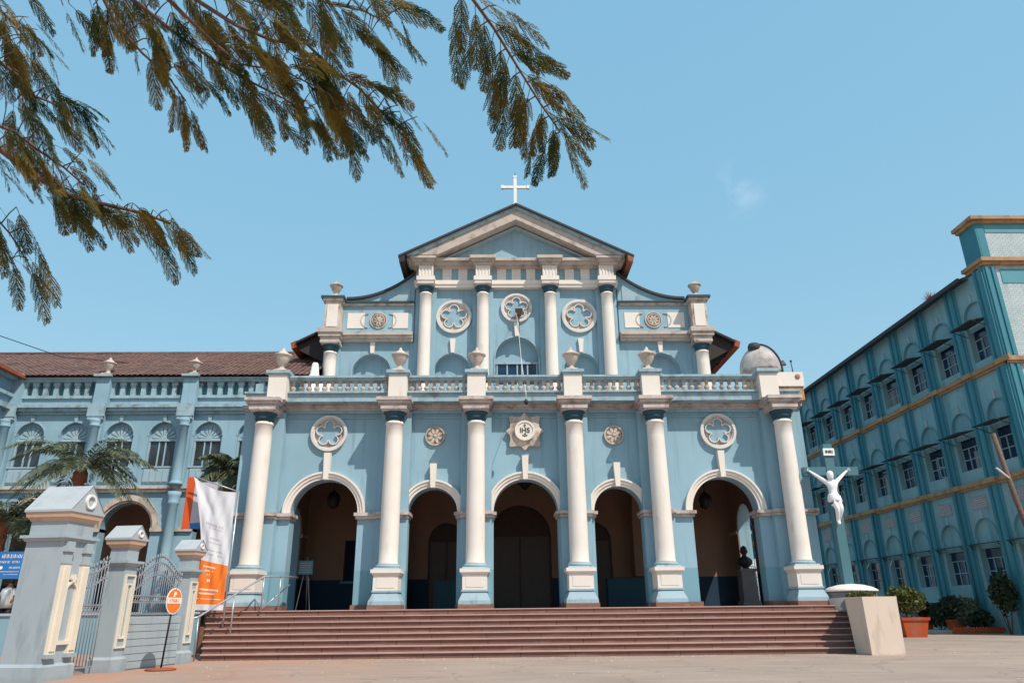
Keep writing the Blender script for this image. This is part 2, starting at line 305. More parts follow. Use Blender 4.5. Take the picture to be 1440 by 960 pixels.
def wall(mb, u0, u1, z0, z1, holes, d0, d1, n=20):
    """wall with openings; holes = (centre, halfwidth, zbottom, zspring, arched)"""
    def q(a, b, c, d): mb.face([a, b, c, d])
    x = u0
    def full(xa, xb, za, zb):
        if xb - xa < 1e-4 or zb - za < 1e-4: return
        q((xa, d0, za), (xb, d0, za), (xb, d0, zb), (xa, d0, zb)); q((xa, d1, za), (xa, d1, zb), (xb, d1, zb), (xb, d1, za))
    for (c, hw, zb, zs, arch) in sorted(holes):
        full(x, c - hw, z0, z1)
        if zb > z0: full(c - hw, c + hw, z0, zb); q((c - hw, d0, zb), (c + hw, d0, zb), (c + hw, d1, zb), (c - hw, d1, zb))
        q((c - hw, d0, zb), (c - hw, d1, zb), (c - hw, d1, zs), (c - hw, d0, zs)); q((c + hw, d0, zb), (c + hw, d0, zs), (c + hw, d1, zs), (c + hw, d1, zb))
        if arch:
            P = [(c - hw * math.cos(PI * i / n), zs + hw * math.sin(PI * i / n)) for i in range(n + 1)]
            for a, b in zip(P, P[1:]):
                q((a[0], d0, a[1]), (b[0], d0, b[1]), (b[0], d0, z1), (a[0], d0, z1)); q((a[0], d1, a[1]), (a[0], d1, z1), (b[0], d1, z1), (b[0], d1, b[1]))
                q((a[0], d0, a[1]), (a[0], d1, a[1]), (b[0], d1, b[1]), (b[0], d0, b[1]))
        else:
            full(c - hw, c + hw, zs, z1); q((c - hw, d0, zs), (c - hw, d1, zs), (c + hw, d1, zs), (c + hw, d0, zs))
        x = c + hw
    full(x, u1, z0, z1)
    q((u0, d0, z0), (u0, d0, z1), (u0, d1, z1), (u0, d1, z0)); q((u1, d0, z0), (u1, d1, z0), (u1, d1, z1), (u1, d0, z1))
    q((u0, d0, z1), (u1, d0, z1), (u1, d1, z1), (u0, d1, z1)); q((u0, d0, z0), (u0, d1, z0), (u1, d1, z0), (u1, d0, z0))

def urn_profile(s=1.0):
    return [(r * s, h * s) for r, h in ((.24, 0), (.24, .06), (.12, .1), (.10, .2), (.14, .24), (.25, .42), (.30, .55), (.32, .62), (.37, .64), (.37, .70), (.26, .74), (.17, .83), (.10, .88), (.07, .90), (.06, .98), (.02, 1.02))]

def rosette(name, parent, cx, cz, r, y, lobes=5, mate='rosette'):
    mb = MB(); mb.ring(cx, cz, r * .86, r, y - .14, y, n=44); mb.ring(cx, cz, r * .79, r * .86, y - .08, y, n=44)
    o = mb.build(name, mate, parent)
    mb = MB()
    for k in range(lobes):
        a = PI / 2 + 2 * PI * k / lobes; lx, lz = cx + r * .47 * math.cos(a), cz + r * .47 * math.sin(a)
        mb.ring(lx, lz, r * .225, r * .275, y - .12, y - .015, a - 2.2, a + 2.2, 22)
    mb.build('foil_tracery', mate, o)
    mb = MB(); mb.lathe((cx, y, cz), [(r * .80, 0), (r * .80, .02)], 40, False, 'y'); mb.build('spandrel', 'creamdirt', o)
    mb = MB()
    P = []
    for i in range(80):
        t = 2 * PI * i / 80 + PI / 2; best = r * .30
        for k in range(lobes):
            a = PI / 2 + 2 * PI * k / lobes; d = t - a; q = (.235 * r) ** 2 - (.47 * r * math.sin(d)) ** 2
            if q > 0 and math.cos(d) > 0: best = max(best, .47 * r * math.cos(d) + math.sqrt(q))
        P.append((cx + best * math.cos(t), cz + best * math.sin(t)))
    for i in range(80):
        a, b = P[i], P[(i + 1) % 80]; mb.face([(cx, y - .026, cz), (a[0], y - .026, a[1]), (b[0], y - .026, b[1])])
    mb.build('foil_panel', 'bluehi', o)
    return o
def flower(name, parent, cx, cz, r, y, petals=8, mate='creamdirt'):
    mb = MB(); mb.ring(cx, cz, r * .86, r, y - .09, y, n=30)
    mb.lathe((cx, y, cz), [(r * .86, 0), (r * .86, .02)], 24, False, 'y')
    for k in range(petals):
        a = 2 * PI * k / petals + PI / 8
        P = []
        for i in range(9):
            t = i / 8 * 2 * PI; u = r * (.50 + .30 * math.cos(t)); w = r * .15 * math.sin(t)
            P.append((cx + u * math.cos(a) - w * math.sin(a), cz + u * math.sin(a) + w * math.cos(a)))
        mb.prism(P[:-1], y - .075, y - .01)
    mb.lathe((cx, y, cz), [(r * .2, 0), (r * .2, .07), (r * .1, .10)], 12, False, 'y')
    return mb.build(name, mate, parent)

# ------------------------------------------------------------------ ground
mb = MB(); mb.face([(-600, -300, 0), (600, -300, 0), (600, 900, 0), (-600, 900, 0)])
tag(mb.build('ground', 'ground'), kind='structure')
mb = MB(); mb.box(21.2, 24, 12.6, 52, 0, .12); tag(mb.build('pavement', 'curb'), kind='structure')
mb = MB(); mb.box(-60, -11.3, 1.2, 8.0, 0, .85); tag(mb.build('terrace_ground', 'soil'), kind='structure')

# ------------------------------------------------------------------ chapel
PZ = 1.36
chapel = thing('chapel', 'pale blue chapel with white columns, arched portico and pediment topped by a cross', 'chapel', (0, 0, 0))
COLX = (-9.6, -4.82, -1.81, 1.81, 4.82, 9.6)
ARCH = ((-7.33, 1.22, 1), (-3.4, .9, 0), (0, 1.18, 2), (3.4, .9, 0), (7.33, 1.22, 1))
ZS = 4.66
mb = MB(); wall(mb, -10.5, 10.5, PZ, 8.4, [(c, h, PZ, ZS, True) for c, h, k in ARCH], .75, 1.35, 28)
mb.build('portico_wall', 'blue', chapel)
# pilasters behind the columns
for x in COLX:
    mb = MB(); hw = .56 if abs(x) < 9 else .60
    x0, x1 = x - hw, x + hw
    if x < -9: x0 = -10.503
    if x > 9: x1 = 10.503
    mb.box(x0, x1, .45, .75, PZ, 8.35); mb.build('pilaster', 'blue', chapel)
prev = -10.5
for c, h, k in list(ARCH) + [(11.72, 1.22, 0)]:
    mb = MB(); mb.box(prev - .012 if prev > -10.4 else -10.53, (c - h) + .012, .42, 1.38, PZ, 1.52); prev = c + h; mb.build('skirting', 'granite', chapel)
# imposts
def impost(xa, xb):
    mb = MB(); mb.box(xa, xb, .60, 1.40, 4.45, 4.54); mb.box(xa - .05, xb + .05, .52, 1.45, 4.54, 4.655)
    return mb
prev = -10.5
for c, h, k in list(ARCH) + [(11.72, 1.22, 0)]:
    a, b = prev, c - h
    mb = MB()
    cx = min(COLX, key=lambda t: abs(t - (a + b) / 2))
    hw = .56 if abs(cx) < 9 else .60
    p0, p1 = cx - hw, cx + hw
    if a > -10.4: mb.box(a - .05, p0, .62, 1.42, 4.44, 4.54); mb.box(a - .11, p0, .56, 1.46, 4.54, 4.655)
    if b < 10.4: mb.box(p1, b + .05, .62, 1.42, 4.44, 4.54); mb.box(p1, b + .11, .56, 1.46, 4.54, 4.655)
    e0, e1 = (p0 if a > -10.4 else -10.56), (p1 if b < 10.4 else 10.56)
    mb.box(e0 - .02, e1 + .02, .34, .75, 4.44, 4.54); mb.box(e0 - .05, e1 + .05, .28, .75, 4.54, 4.655)
    mb.build('impost', 'stain', chapel); prev = c + h
for c, h, k in ARCH:
    mb = MB(); mb.ring(c, ZS, h, h + .10, .66, .76, 0, PI, 28); mb.ring(c, ZS, h + .10, h + .20, .61, .76, 0, PI, 28); mb.ring(c, ZS, h + .20, h + .27, .56, .76, 0, PI, 28)
    a = mb.build('archivolt', 'cream', chapel)
    top = ZS + h; kh = .95 if k == 1 else .85
    mb = MB(); mb.prism([(c - .085, top - .03), (c + .085, top - .03), (c + .125, top + kh), (c - .125, top + kh)], .50, .76)
    mb.build('keystone', 'cream', a)
for s in (-1, 1):
    rosette('rosette', chapel, s * 7.36, 7.6, .68, .75)
    flower('flower_medallion', chapel, s * 3.38, 7.48, .37, .75)
# sunburst emblem with IHS
mb = MB(); P = []
for i in range(96):
    t = 2 * PI * i / 96; r = .60 + .075 * math.cos(8 * t) + .10 * (1 - math.cos(4 * t)) / 2 + .02 * math.cos(16 * t)
    P.append((r * math.cos(t), 7.62 + r * 1.02 * math.sin(t)))
cent = (0, 7.62)
for i in range(96):
    a, b = P[i], P[(i + 1) % 96]
    mb.face([(cent[0], .50, cent[1]), (a[0], .58, a[1]), (b[0], .58, b[1])]); mb.face([(b[0], .58, b[1]), (a[0], .58, a[1]), (a[0], .76, a[1]), (b[0], .76, b[1])])
emb = mb.build('sunburst_emblem', 'creamdirt', chapel)
mb = MB(); mb.ring(0, 7.62, .31, .38, .44, .60, n=36); mb.lathe((0, .60, 7.62), [(.31, 0), (.31, .13)], 30, False, 'y'); mb.build('emblem_roundel', 'cream', emb)
def text_mesh(name, s, size, loc, parent, material, rot=(PI / 2, 0, 0), ext=.008, align='CENTER', off=None):
    cu = bpy.data.curves.new(name, 'FONT'); cu.body = s; cu.size = size; cu.extrude = ext; cu.align_x = align; cu.align_y = 'CENTER'
    cu.offset = size * .012
    t = bpy.data.objects.new('tmp', cu); C.objects.link(t); bpy.context.view_layer.update()
    me = bpy.data.meshes.new_from_object(t.evaluated_get(bpy.context.evaluated_depsgraph_get())); bpy.data.objects.remove(t)
    me.materials.clear(); me.materials.append(M[material]); o = bpy.data.objects.new(name, me); C.objects.link(o); o.parent = parent; o.rotation_euler = rot
    o.location = loc; return o
text_mesh('monogram', 'IHS', .27, (0, .462, 7.62), emb, 'bust')
mb = MB(); mb.box(-.012, .012, .455, .47, 7.72, 7.87); mb.box(-.05, .05, .455, .47, 7.80, 7.825)
for a in (-.5, 0, .5): mb.bar((math.sin(a) * .02, .462, 7.51), (math.sin(a) * .17, .462, 7.51 - .13 * math.cos(a)), .014, .014)
mb.bar((-.1, .462, 7.46), (0, .462, 7.39), .014, .014); mb.bar((.1, .462, 7.46), (0, .462, 7.39), .014, .014)
mb.build('cross_and_nails', 'bust', emb)
# columns
def column(x, y, zb, zt, r0, r1, parent, capz, upper=False):
    mb = MB(); H = zt - zb; prof = [(r0 * 1.06, 0), (r0 * 1.06, .05), (r0, .09)] + [(r0 + (r1 - r0) * (t ** 1.6), .09 + (H - .2) * t) for t in [i / 10 for i in range(11)]]
    prof += [(r1 * 1.1, H - .09), (r1 * 1.1, H - .05), (r1, H - .03), (r1, H)]
    mb.lathe((x, y, zb), prof, 32)
    c = mb.build('column', 'cream', parent)
    mb = MB(); k = r1
    mb.lathe((x, y, zt), [(k, 0), (k, .10), (k * 1.14, .12), (k * 1.14, .16), (k * 1.08, .17), (k * 1.18, .26), (k * 1.42, .32), (k * 1.42, .34)], 32)
    mb.build('capital', 'capblue', c)
    a = k * 1.5
    mb = MB(); mb.box(x - a * .96, x + a * .96, y - a * .96, y + a * .96, zt + .34, zt + .40); mb.box(x - a * 1.04, x + a * 1.04, y - a * 1.04, y + a * 1.04, zt + .40, capz)
    mb.build('abacus', 'stain', c)
    return c
for x in COLX:
    c = column(x, 0, 2.80, 7.84, .335, .305, chapel, 8.35)
    mb = MB(); mb.box(x - .42, x + .42, -.42, .448, 1.96, 2.46)
    mb.box(x - .46, x + .46, -.46, .448, 2.46, 2.52); mb.box(x - .51, x + .51, -.51, .448, 2.52, 2.64)
    p = mb.build('pedestal', 'cream', c)
    mb = MB(); mb.frustum(x, 0, 2.64, 2.70, .44, .44, .42, .42); mb.lathe((x, 0, 2.70), [(.41, 0), (.43, .03), (.43, .08), (.38, .10)], 28)
    mb.build('column_base', 'trimblue', c); mb = MB(); mb.frustum(x, 0, 1.50, 1.62, .54, .54, .54, .54); mb.frustum(x, 0, 1.62, 1.90, .53, .53, .40, .40); mb.frustum(x, 0, 1.90, 1.96, .45, .45, .45, .45)
    mb.build('pedestal_foot', 'trimblue', c)
    mb = MB(); mb.box(x - .56, x + .56, -.56, .415, PZ, 1.50); mb.build('plinth', 'granite', c)
    # sunk panel line on die
    mb = MB(); mb.box(x - .30, x + .30, -.432, -.42, 2.04, 2.38); mb.build('pedestal_panel', 'cream', c)
# entablature : architrave strip, cornice with breaks over the columns
mb = MB(); mb.box(-10.50, 10.50, .66, 1.35, 8.35, 8.47); mb.box(-10.44, 10.44, .70, .75, 8.16, 8.22); mb.build('architrave', 'bluehi', chapel)
mb = MB(); mb.box(-10.62, 10.62, .64, 9.3, 8.47, 8.55); mb.box(-10.68, 10.68, .56, 9.3, 8.55, 8.67)
for x in COLX:
    h = .50; xa, xb = x - h, x + h
    mb.box(xa, xb, -.40, .748, 8.35, 8.45); mb.box(xa - .08, xb + .08, -.50, .638, 8.45, 8.56); mb.box(xa - .14, xb + .14, -.58, .557, 8.56, 8.68)
mb.build('cornice', 'stain', chapel)
mb = MB(); mb.box(-10.45, 10.45, .10, .60, 8.672, 9.04); mb.box(-10.47, 10.47, .0, .64, 8.98, 9.05)
mb.box(-10.45, -10.0, .6, 9.0, 8.672, 9.05); mb.box(10.0, 10.45, .6, 9.0, 8.672, 9.05)
mb.build('blocking_course', 'bluestain', chapel)
mb = MB(); mb.box(-9.9, 9.9, .66, 9.35, 8.70, 8.80); mb.build('terrace_roof', 'curb', chapel)
BX = (-9.22, -4.75, -1.81, 1.81, 4.75, 9.22)
for x in BX:
    w = .34; y0 = -.22
    mb = MB(); mb.box(x - w, x + w, y0, .50, 8.684, 9.62); p = mb.build('parapet_pedestal', 'cream', chapel)
    mb = MB(); mb.box(x - w - .05, x + w + .05, y0 - .05, .55, 9.62, 9.68); mb.box(x - w - .09, x + w + .09, y0 - .09, .59, 9.68, 9.80); mb.build('pedestal_cap', 'bluestain', p)
    if x < 9:
        mb = MB(); mb.frustum(x, .14, 9.80, 9.90, .30, .30, .22, .22); mb.lathe((x, .14, 9.88), urn_profile(.92), 20); mb.build('urn', 'creamdirt', chapel)
for a, b in zip(BX, BX[1:]):
    mb = MB(); xa, xb = a + .34, b - .34
    mb.box(xa, xb, .05, .50, 9.50, 9.58); mb.box(xa, xb, .0, .55, 9.58, 9.66)
    r = mb.build('balustrade_rail', 'bluestain', chapel)
    n = max(6, round((xb - xa) / .29)); st = (xb - xa) / n
    for k in range(n):
        mb = MB(); x = xa + st * (k + .5); mb.frustum(x, .26, 9.05, 9.10, .085, .085, .085, .085); mb.frustum(x, .26, 9.45, 9.50, .085, .085, .085, .085)
        mb.lathe((x, .26, 9.10), [(.06, 0), (.06, .03), (.105, .09), (.11, .13), (.065, .20), (.055, .25), (.075, .29), (.065, .31), (.08, .35)], 10); mb.build('baluster', 'creamdirt', r)
# side parapets
for s in (-1, 1):
    mb = MB(); mb.box(min(s * 9.95, s * 10.25), max(s * 9.95, s * 10.25), .5, 9.0, 9.05, 9.5); mb.build('side_parapet', 'bluestain', chapel)
mb = MB(); mb.box(9.62, 10.72, .15, 1.0, 9.22, 9.78); b = mb.build('corner_block', 'cream', chapel)
mb = MB(); mb.box(9.60, 10.68, .20, .95, 8.684, 9.22); mb.build('block_base', 'ochre', b)
mb = MB(); mb.lathe((10.5, .15, 9.6), [(.10, 0), (.10, .03), (.05, .05)], 14, False, 'y'); mb.build('vent', 'ochre', b)
mb = MB(); mb.tube([(10.55, .6, 9.78), (10.52, .6, 10.35)], .018, 6); mb.lathe((10.52, .6, 10.33), [(.03, 0), (.045, .04), (.03, .08)], 8); mb.build('aerial_rod', 'black', b)
# portico interior
for s in (-1, 1):
    def TT(u, d, z, s=s): return (s * (10.5 - d), u, z)
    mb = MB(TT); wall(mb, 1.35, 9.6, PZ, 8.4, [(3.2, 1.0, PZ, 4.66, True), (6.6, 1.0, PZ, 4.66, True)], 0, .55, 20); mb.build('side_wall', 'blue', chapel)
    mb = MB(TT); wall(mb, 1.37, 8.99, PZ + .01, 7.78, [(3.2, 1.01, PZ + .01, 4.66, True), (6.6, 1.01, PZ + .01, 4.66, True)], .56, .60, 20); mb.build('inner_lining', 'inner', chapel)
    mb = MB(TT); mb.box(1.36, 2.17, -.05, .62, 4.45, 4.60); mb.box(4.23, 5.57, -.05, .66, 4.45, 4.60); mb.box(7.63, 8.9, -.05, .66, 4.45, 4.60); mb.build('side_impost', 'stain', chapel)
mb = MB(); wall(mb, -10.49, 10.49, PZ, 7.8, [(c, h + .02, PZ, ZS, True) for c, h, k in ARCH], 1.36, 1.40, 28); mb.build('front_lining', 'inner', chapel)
mb = MB(); mb.box(-9.9, 9.9, 1.36, 9.0, 7.8, 7.9); mb.build('ceiling', 'ceil', chapel)
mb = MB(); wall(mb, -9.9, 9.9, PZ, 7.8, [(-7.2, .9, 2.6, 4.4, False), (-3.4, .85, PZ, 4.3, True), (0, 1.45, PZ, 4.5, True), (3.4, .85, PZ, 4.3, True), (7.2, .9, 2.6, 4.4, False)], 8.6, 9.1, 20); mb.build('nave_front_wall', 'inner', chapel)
for c, h, z in ((-3.4, .85, 4.3), (0, 1.45, 4.5), (3.4, .85, 4.3)):
    mb = MB(); mb.box(c - h, c + h, 8.75, 8.8, PZ, z); d = mb.build('door', 'door', chapel)
    mb = MB(); mb.box(c - h, c + h, 8.70, 8.84, z, z + .12); mb.box(c - .04, c + .04, 8.72, 8.75, PZ, z); mb.box(c - h, c - h + .1, 8.71, 8.75, PZ, z); mb.box(c + h - .1, c + h, 8.71, 8.75, PZ, z); mb.build('door_frame', 'wood', d)
    for q in range(3):
        for sgn in (-1, 1): mb = MB(); x0 = c + sgn * h * .5; zz = PZ + .15 + q * (z - PZ) / 3.1; mb.box(x0 - h * .32, x0 + h * .32, 8.725, 8.75, zz, zz + (z - PZ) / 3.1 - .18); mb.build('door_panel', 'door', d)
    mb = MB(); mb.face([(c + h * math.cos(PI * i / 16), 8.85, z + .12 + h * math.sin(PI * i / 16)) for i in range(17)]); mb.build('door_fanlight', 'wood', d)
for c in (-7.2, 7.2):
    mb = MB(); mb.box(c - .9, c + .9, 8.9, 8.95, 2.6, 4.4); w = mb.build('inner_window', 'glass', chapel); mb = MB(); mb.ring(c, 3.5, 0, 0, 0, 0, n=3) if False else mb.box(c - .04, c + .04, 8.86, 8.9, 2.6, 4.4); mb.box(c - 1.0, c + 1.0, 8.55, 8.6, 2.5, 2.6); mb.build('window_bar', 'tealmid', w)
mb = MB()   # transverse arches across the porch
def T2(u, d, z): return (u, d, z)
for x in (-5.3, 5.3):
    def T3(u, d, z, x=x): return (x - .2 + d, u, z)
    mb = MB(T3); wall(mb, 1.41, 8.59, PZ, 7.79, [(4.9, 2.6, PZ, 4.8, True)], 0, .4, 24); mb.build('transverse_arch', 'inner', chapel)
mb = MB(); mb.box(-9.9, 9.9, 1.3, 9.0, PZ - .02, PZ + .004); mb.build('porch_floor', 'greystone', chapel)

# ---- upper front
YW = 9.6
mb = MB(); wall(mb, -5.45, 5.45, 8.8, 18.7, [(0, 1.13, 12.2, 13.68, True), (-3.37, .92, 12.3, 12.98, True), (3.37, .92, 12.3, 12.98, True)], YW, YW + .6, 26); mb.build('upper_wall', 'bluehi', chapel)
for s in (-1, 1):
    mb = MB(); a, b = sorted((s * 5.45, s * 10.05)); wall(mb, a, b, 8.8, 14.5, [(s * 7.55, 1.0, 12.0, 12.88, True)], YW, YW + .5, 24); mb.build('wing_wall', 'bluehi', chapel)
for c, h, z in ((0, 1.13, 13.68), (-3.37, .92, 12.98), (3.37, .92, 12.98), (-7.55, 1.0, 12.88), (7.55, 1.0, 12.88)):
    mb = MB(); mb.box(c - h - .02, c + h + .02, YW + .46, YW + .49, 12.0, z + h + .02); n_ = mb.build('niche_panel', 'bluehi', chapel)
    mb = MB(); mb.prism([(c - .09, z + h + .02), (c + .09, z + h + .02), (c + .145, z + h + .78), (c - .145, z + h + .78)], YW - .15, YW + .02); mb.build('keystone', 'cream', n_)
    mb = MB(); mb.ring(c, z, h, h + .07, YW - .035, YW + .01, 0, PI, 26); mb.box(c - h - .07, c - h, YW - .035, YW + .01, 12.2, z); mb.box(c + h, c + h + .07, YW - .035, YW + .01, 12.2, z); mb.build('arch_edge', 'bluestain', n_)
    if c == 0:
        mb = MB(); mb.box(-1.08, 1.08, YW + .40, YW + .44, 12.2, 13.42); g = mb.build('window', 'glassblue', chapel)
        mb = MB(); mb.box(-1.13, 1.13, YW + .30, YW + .46, 13.42, 13.52)
        for x in (-1.08, -.55, -.02, .22, .52): mb.box(x, x + .07, YW + .35, YW + .40, 12.2, 13.42)
        mb.box(1.01, 1.08, YW + .35, YW + .40, 12.2, 13.42); mb.build('window_frame', 'trimblue', g)
# upper pilasters & columns
for x in (-4.82, -1.79, 1.79, 4.82):
    mb = MB(); mb.box(x - .55, x + .55, YW - .18, YW - .002, 8.8, 17.5); mb.build('upper_pilaster', 'bluehi', chapel)
    column(x, 9.10, 9.2, 17.10, .335, .30, chapel, 17.56)
for s, xc in ((-1, -9.62), (1, 9.62)):
    mb = MB(); mb.box(xc - .42, xc + .42, 9.38, YW - .003, 8.8, 14.35); mb.build('upper_pilaster', 'bluehi', chapel)
    mb = MB(); mb.box(xc - .44, xc + .44, YW + .51, 10.5, 8.8, 14.6); mb.build('corner_return', 'bluehi', chapel)
    column(xc, 9.15, 9.2, 13.82, .34, .31, chapel, 14.33)
# entablature of centre
mb = MB(); mb.box(-5.45, 5.45, 9.28, YW, 17.56, 17.72); mb.box(-5.48, 5.48, 9.22, YW, 17.72, 17.95)
for x in (-4.82, -1.79, 1.79, 4.82): mb.box(x - .43, x + .43, 8.74, 9.27, 17.56, 17.74); mb.box(x - .48, x + .48, 8.69, 9.21, 17.74, 17.97)
mb.build('upper_architrave', 'cream', chapel)
mb = MB(); mb.box(-5.42, 5.42, 9.34, YW + .05, 17.95, 18.68)
mb.build('frieze', 'bluehi', chapel)
for x, w, y in [(-4.82, .38, 8.78), (-1.79, .38, 8.78), (1.79, .38, 8.78), (4.82, .38, 8.78)] + [(-4.82 + 3.03 * t, .24, 9.27) for t in (.36, .64)] + [(-1.79 + 3.58 * t, .24, 9.27) for t in (.28, .5, .72)] + [(1.79 + 3.03 * t, .24, 9.27) for t in (.36, .64)]:
    mb = MB(); mb.box(x - w, x + w, y, 9.34, 17.972, 18.62)
    k = 4 if w > .3 else 2
    for i in range(k + 1): xx = x - w + (2 * w - .07) * i / k; mb.box(xx, xx + .07, y - .035, y, 18.02, 18.62)
    mb.build('triglyph', 'cream', chapel)
mb = MB(); mb.box(-5.55, 5.55, 9.1, YW, 18.62, 18.74); mb.box(-5.75, 5.75, 8.85, YW, 18.74, 18.88); mb.box(-5.86, 5.86, 8.7, YW + .05, 18.88, 19.04)
for x in (-4.95, -1.79, 1.79, 4.95): mb.box(x - .50, x + .50, 8.64, 9.09, 18.625, 18.76); mb.box(x - .60, x + .60, 8.52, 8.84, 18.76, 18.90); mb.box(x - .68, x + .68, 8.42, 8.68, 18.90, 19.07)
mb.build('upper_cornice', 'greycream', chapel)
mb = MB(); mb.prism([(-5.5, 19.0), (5.5, 19.0), (0, 21.75)], 9.3, 9.9); mb.build('tympanum', 'bluehi', chapel)
def rake(dz0, dz1, y0, y1, zb=19.04, xe=5.95, ap=22.05):
    # sloping band between offsets below the outer line
    mb = MB(); sl = (ap - zb) / xe
    for s in (-1, 1):
        xa0 = xe - dz0 / sl * .0; 
        z_out = lambda x, d: ap - sl * abs(x) - d
        xb = xe if dz1 * 1 < .01 else xe
        # clip where inner line meets base
        xi = (ap - dz1 - zb) / sl; xo = (ap - dz0 - zb) / sl
        mb.prism([(0, ap - dz0), (s * xo, zb), (s * xi, zb), (0, ap - dz1)], y0, y1)
    return mb
mb = rake(0.06, .26, 8.30, 9.8); mb.build('raking_cornice', 'bluestain', chapel)
mb = rake(.26, .84, 8.42, 9.8); mb.build('raking_fascia', 'greycream', chapel)
mb = rake(.84, .92, 9.1, 9.8); mb.build('raking_shadow_gap', 'darkwood', chapel)  # dark colour drawn in as the shadow line below the fascia
mb = rake(.92, 1.04, 9.0, 9.8); mb.build('raking_moulding', 'trimblue', chapel)
mb = MB()   # main roof
for s in (-1, 1):
    P = [(0, 22.09), (s * 6.25, 18.93), (s * 6.25, 18.82), (0, 21.98)]; mb.prism(P, 8.15, 44)
roof = mb.build('roof', 'tiledark', chapel)
for s in (-1, 1):
    mb = MB(); mb.prism([(s * 5.9, 18.95), (s * 6.22, 18.80), (s * 6.18, 18.50), (s * 5.92, 18.58)], 8.17, 30); mb.build('eave_end', 'darkwood' if s < 0 else 'palmtrunk', roof)
mb = MB(); mb.frustum(0, 9.0, 21.95, 22.35, .34, .3, .2, .2); mb.frustum(0, 9.0, 22.35, 22.5, .16, .16, .13, .13); mb.build('cross_base', 'cream', chapel)
mb = MB(); mb.box(-.085, .085, 8.93, 9.07, 22.48, 24.25); mb.box(-.66, .66, 8.94, 9.06, 23.50, 23.66)
for p, q in (((-.72, 23.58), 0), ((.72, 23.58), 0)): mb.frustum(p[0], 9, 23.48, 23.68, .07, .09, .07, .09)
mb.frustum(0, 9, 24.2, 24.3, .11, .09, .11, .09); cr = mb.build('cross', 'white', chapel)
mb = MB(); mb.tube([(0, 9, 24.3), (0, 9, 24.55)], .015, 6); mb.build('lightning_rod', 'black', cr)
rosette('rosette', chapel, -3.33, 15.95, .94, YW); rosette('rosette', chapel, 3.35, 15.97, .94, YW); rosette('rosette', chapel, 0, 16.45, .83, YW)
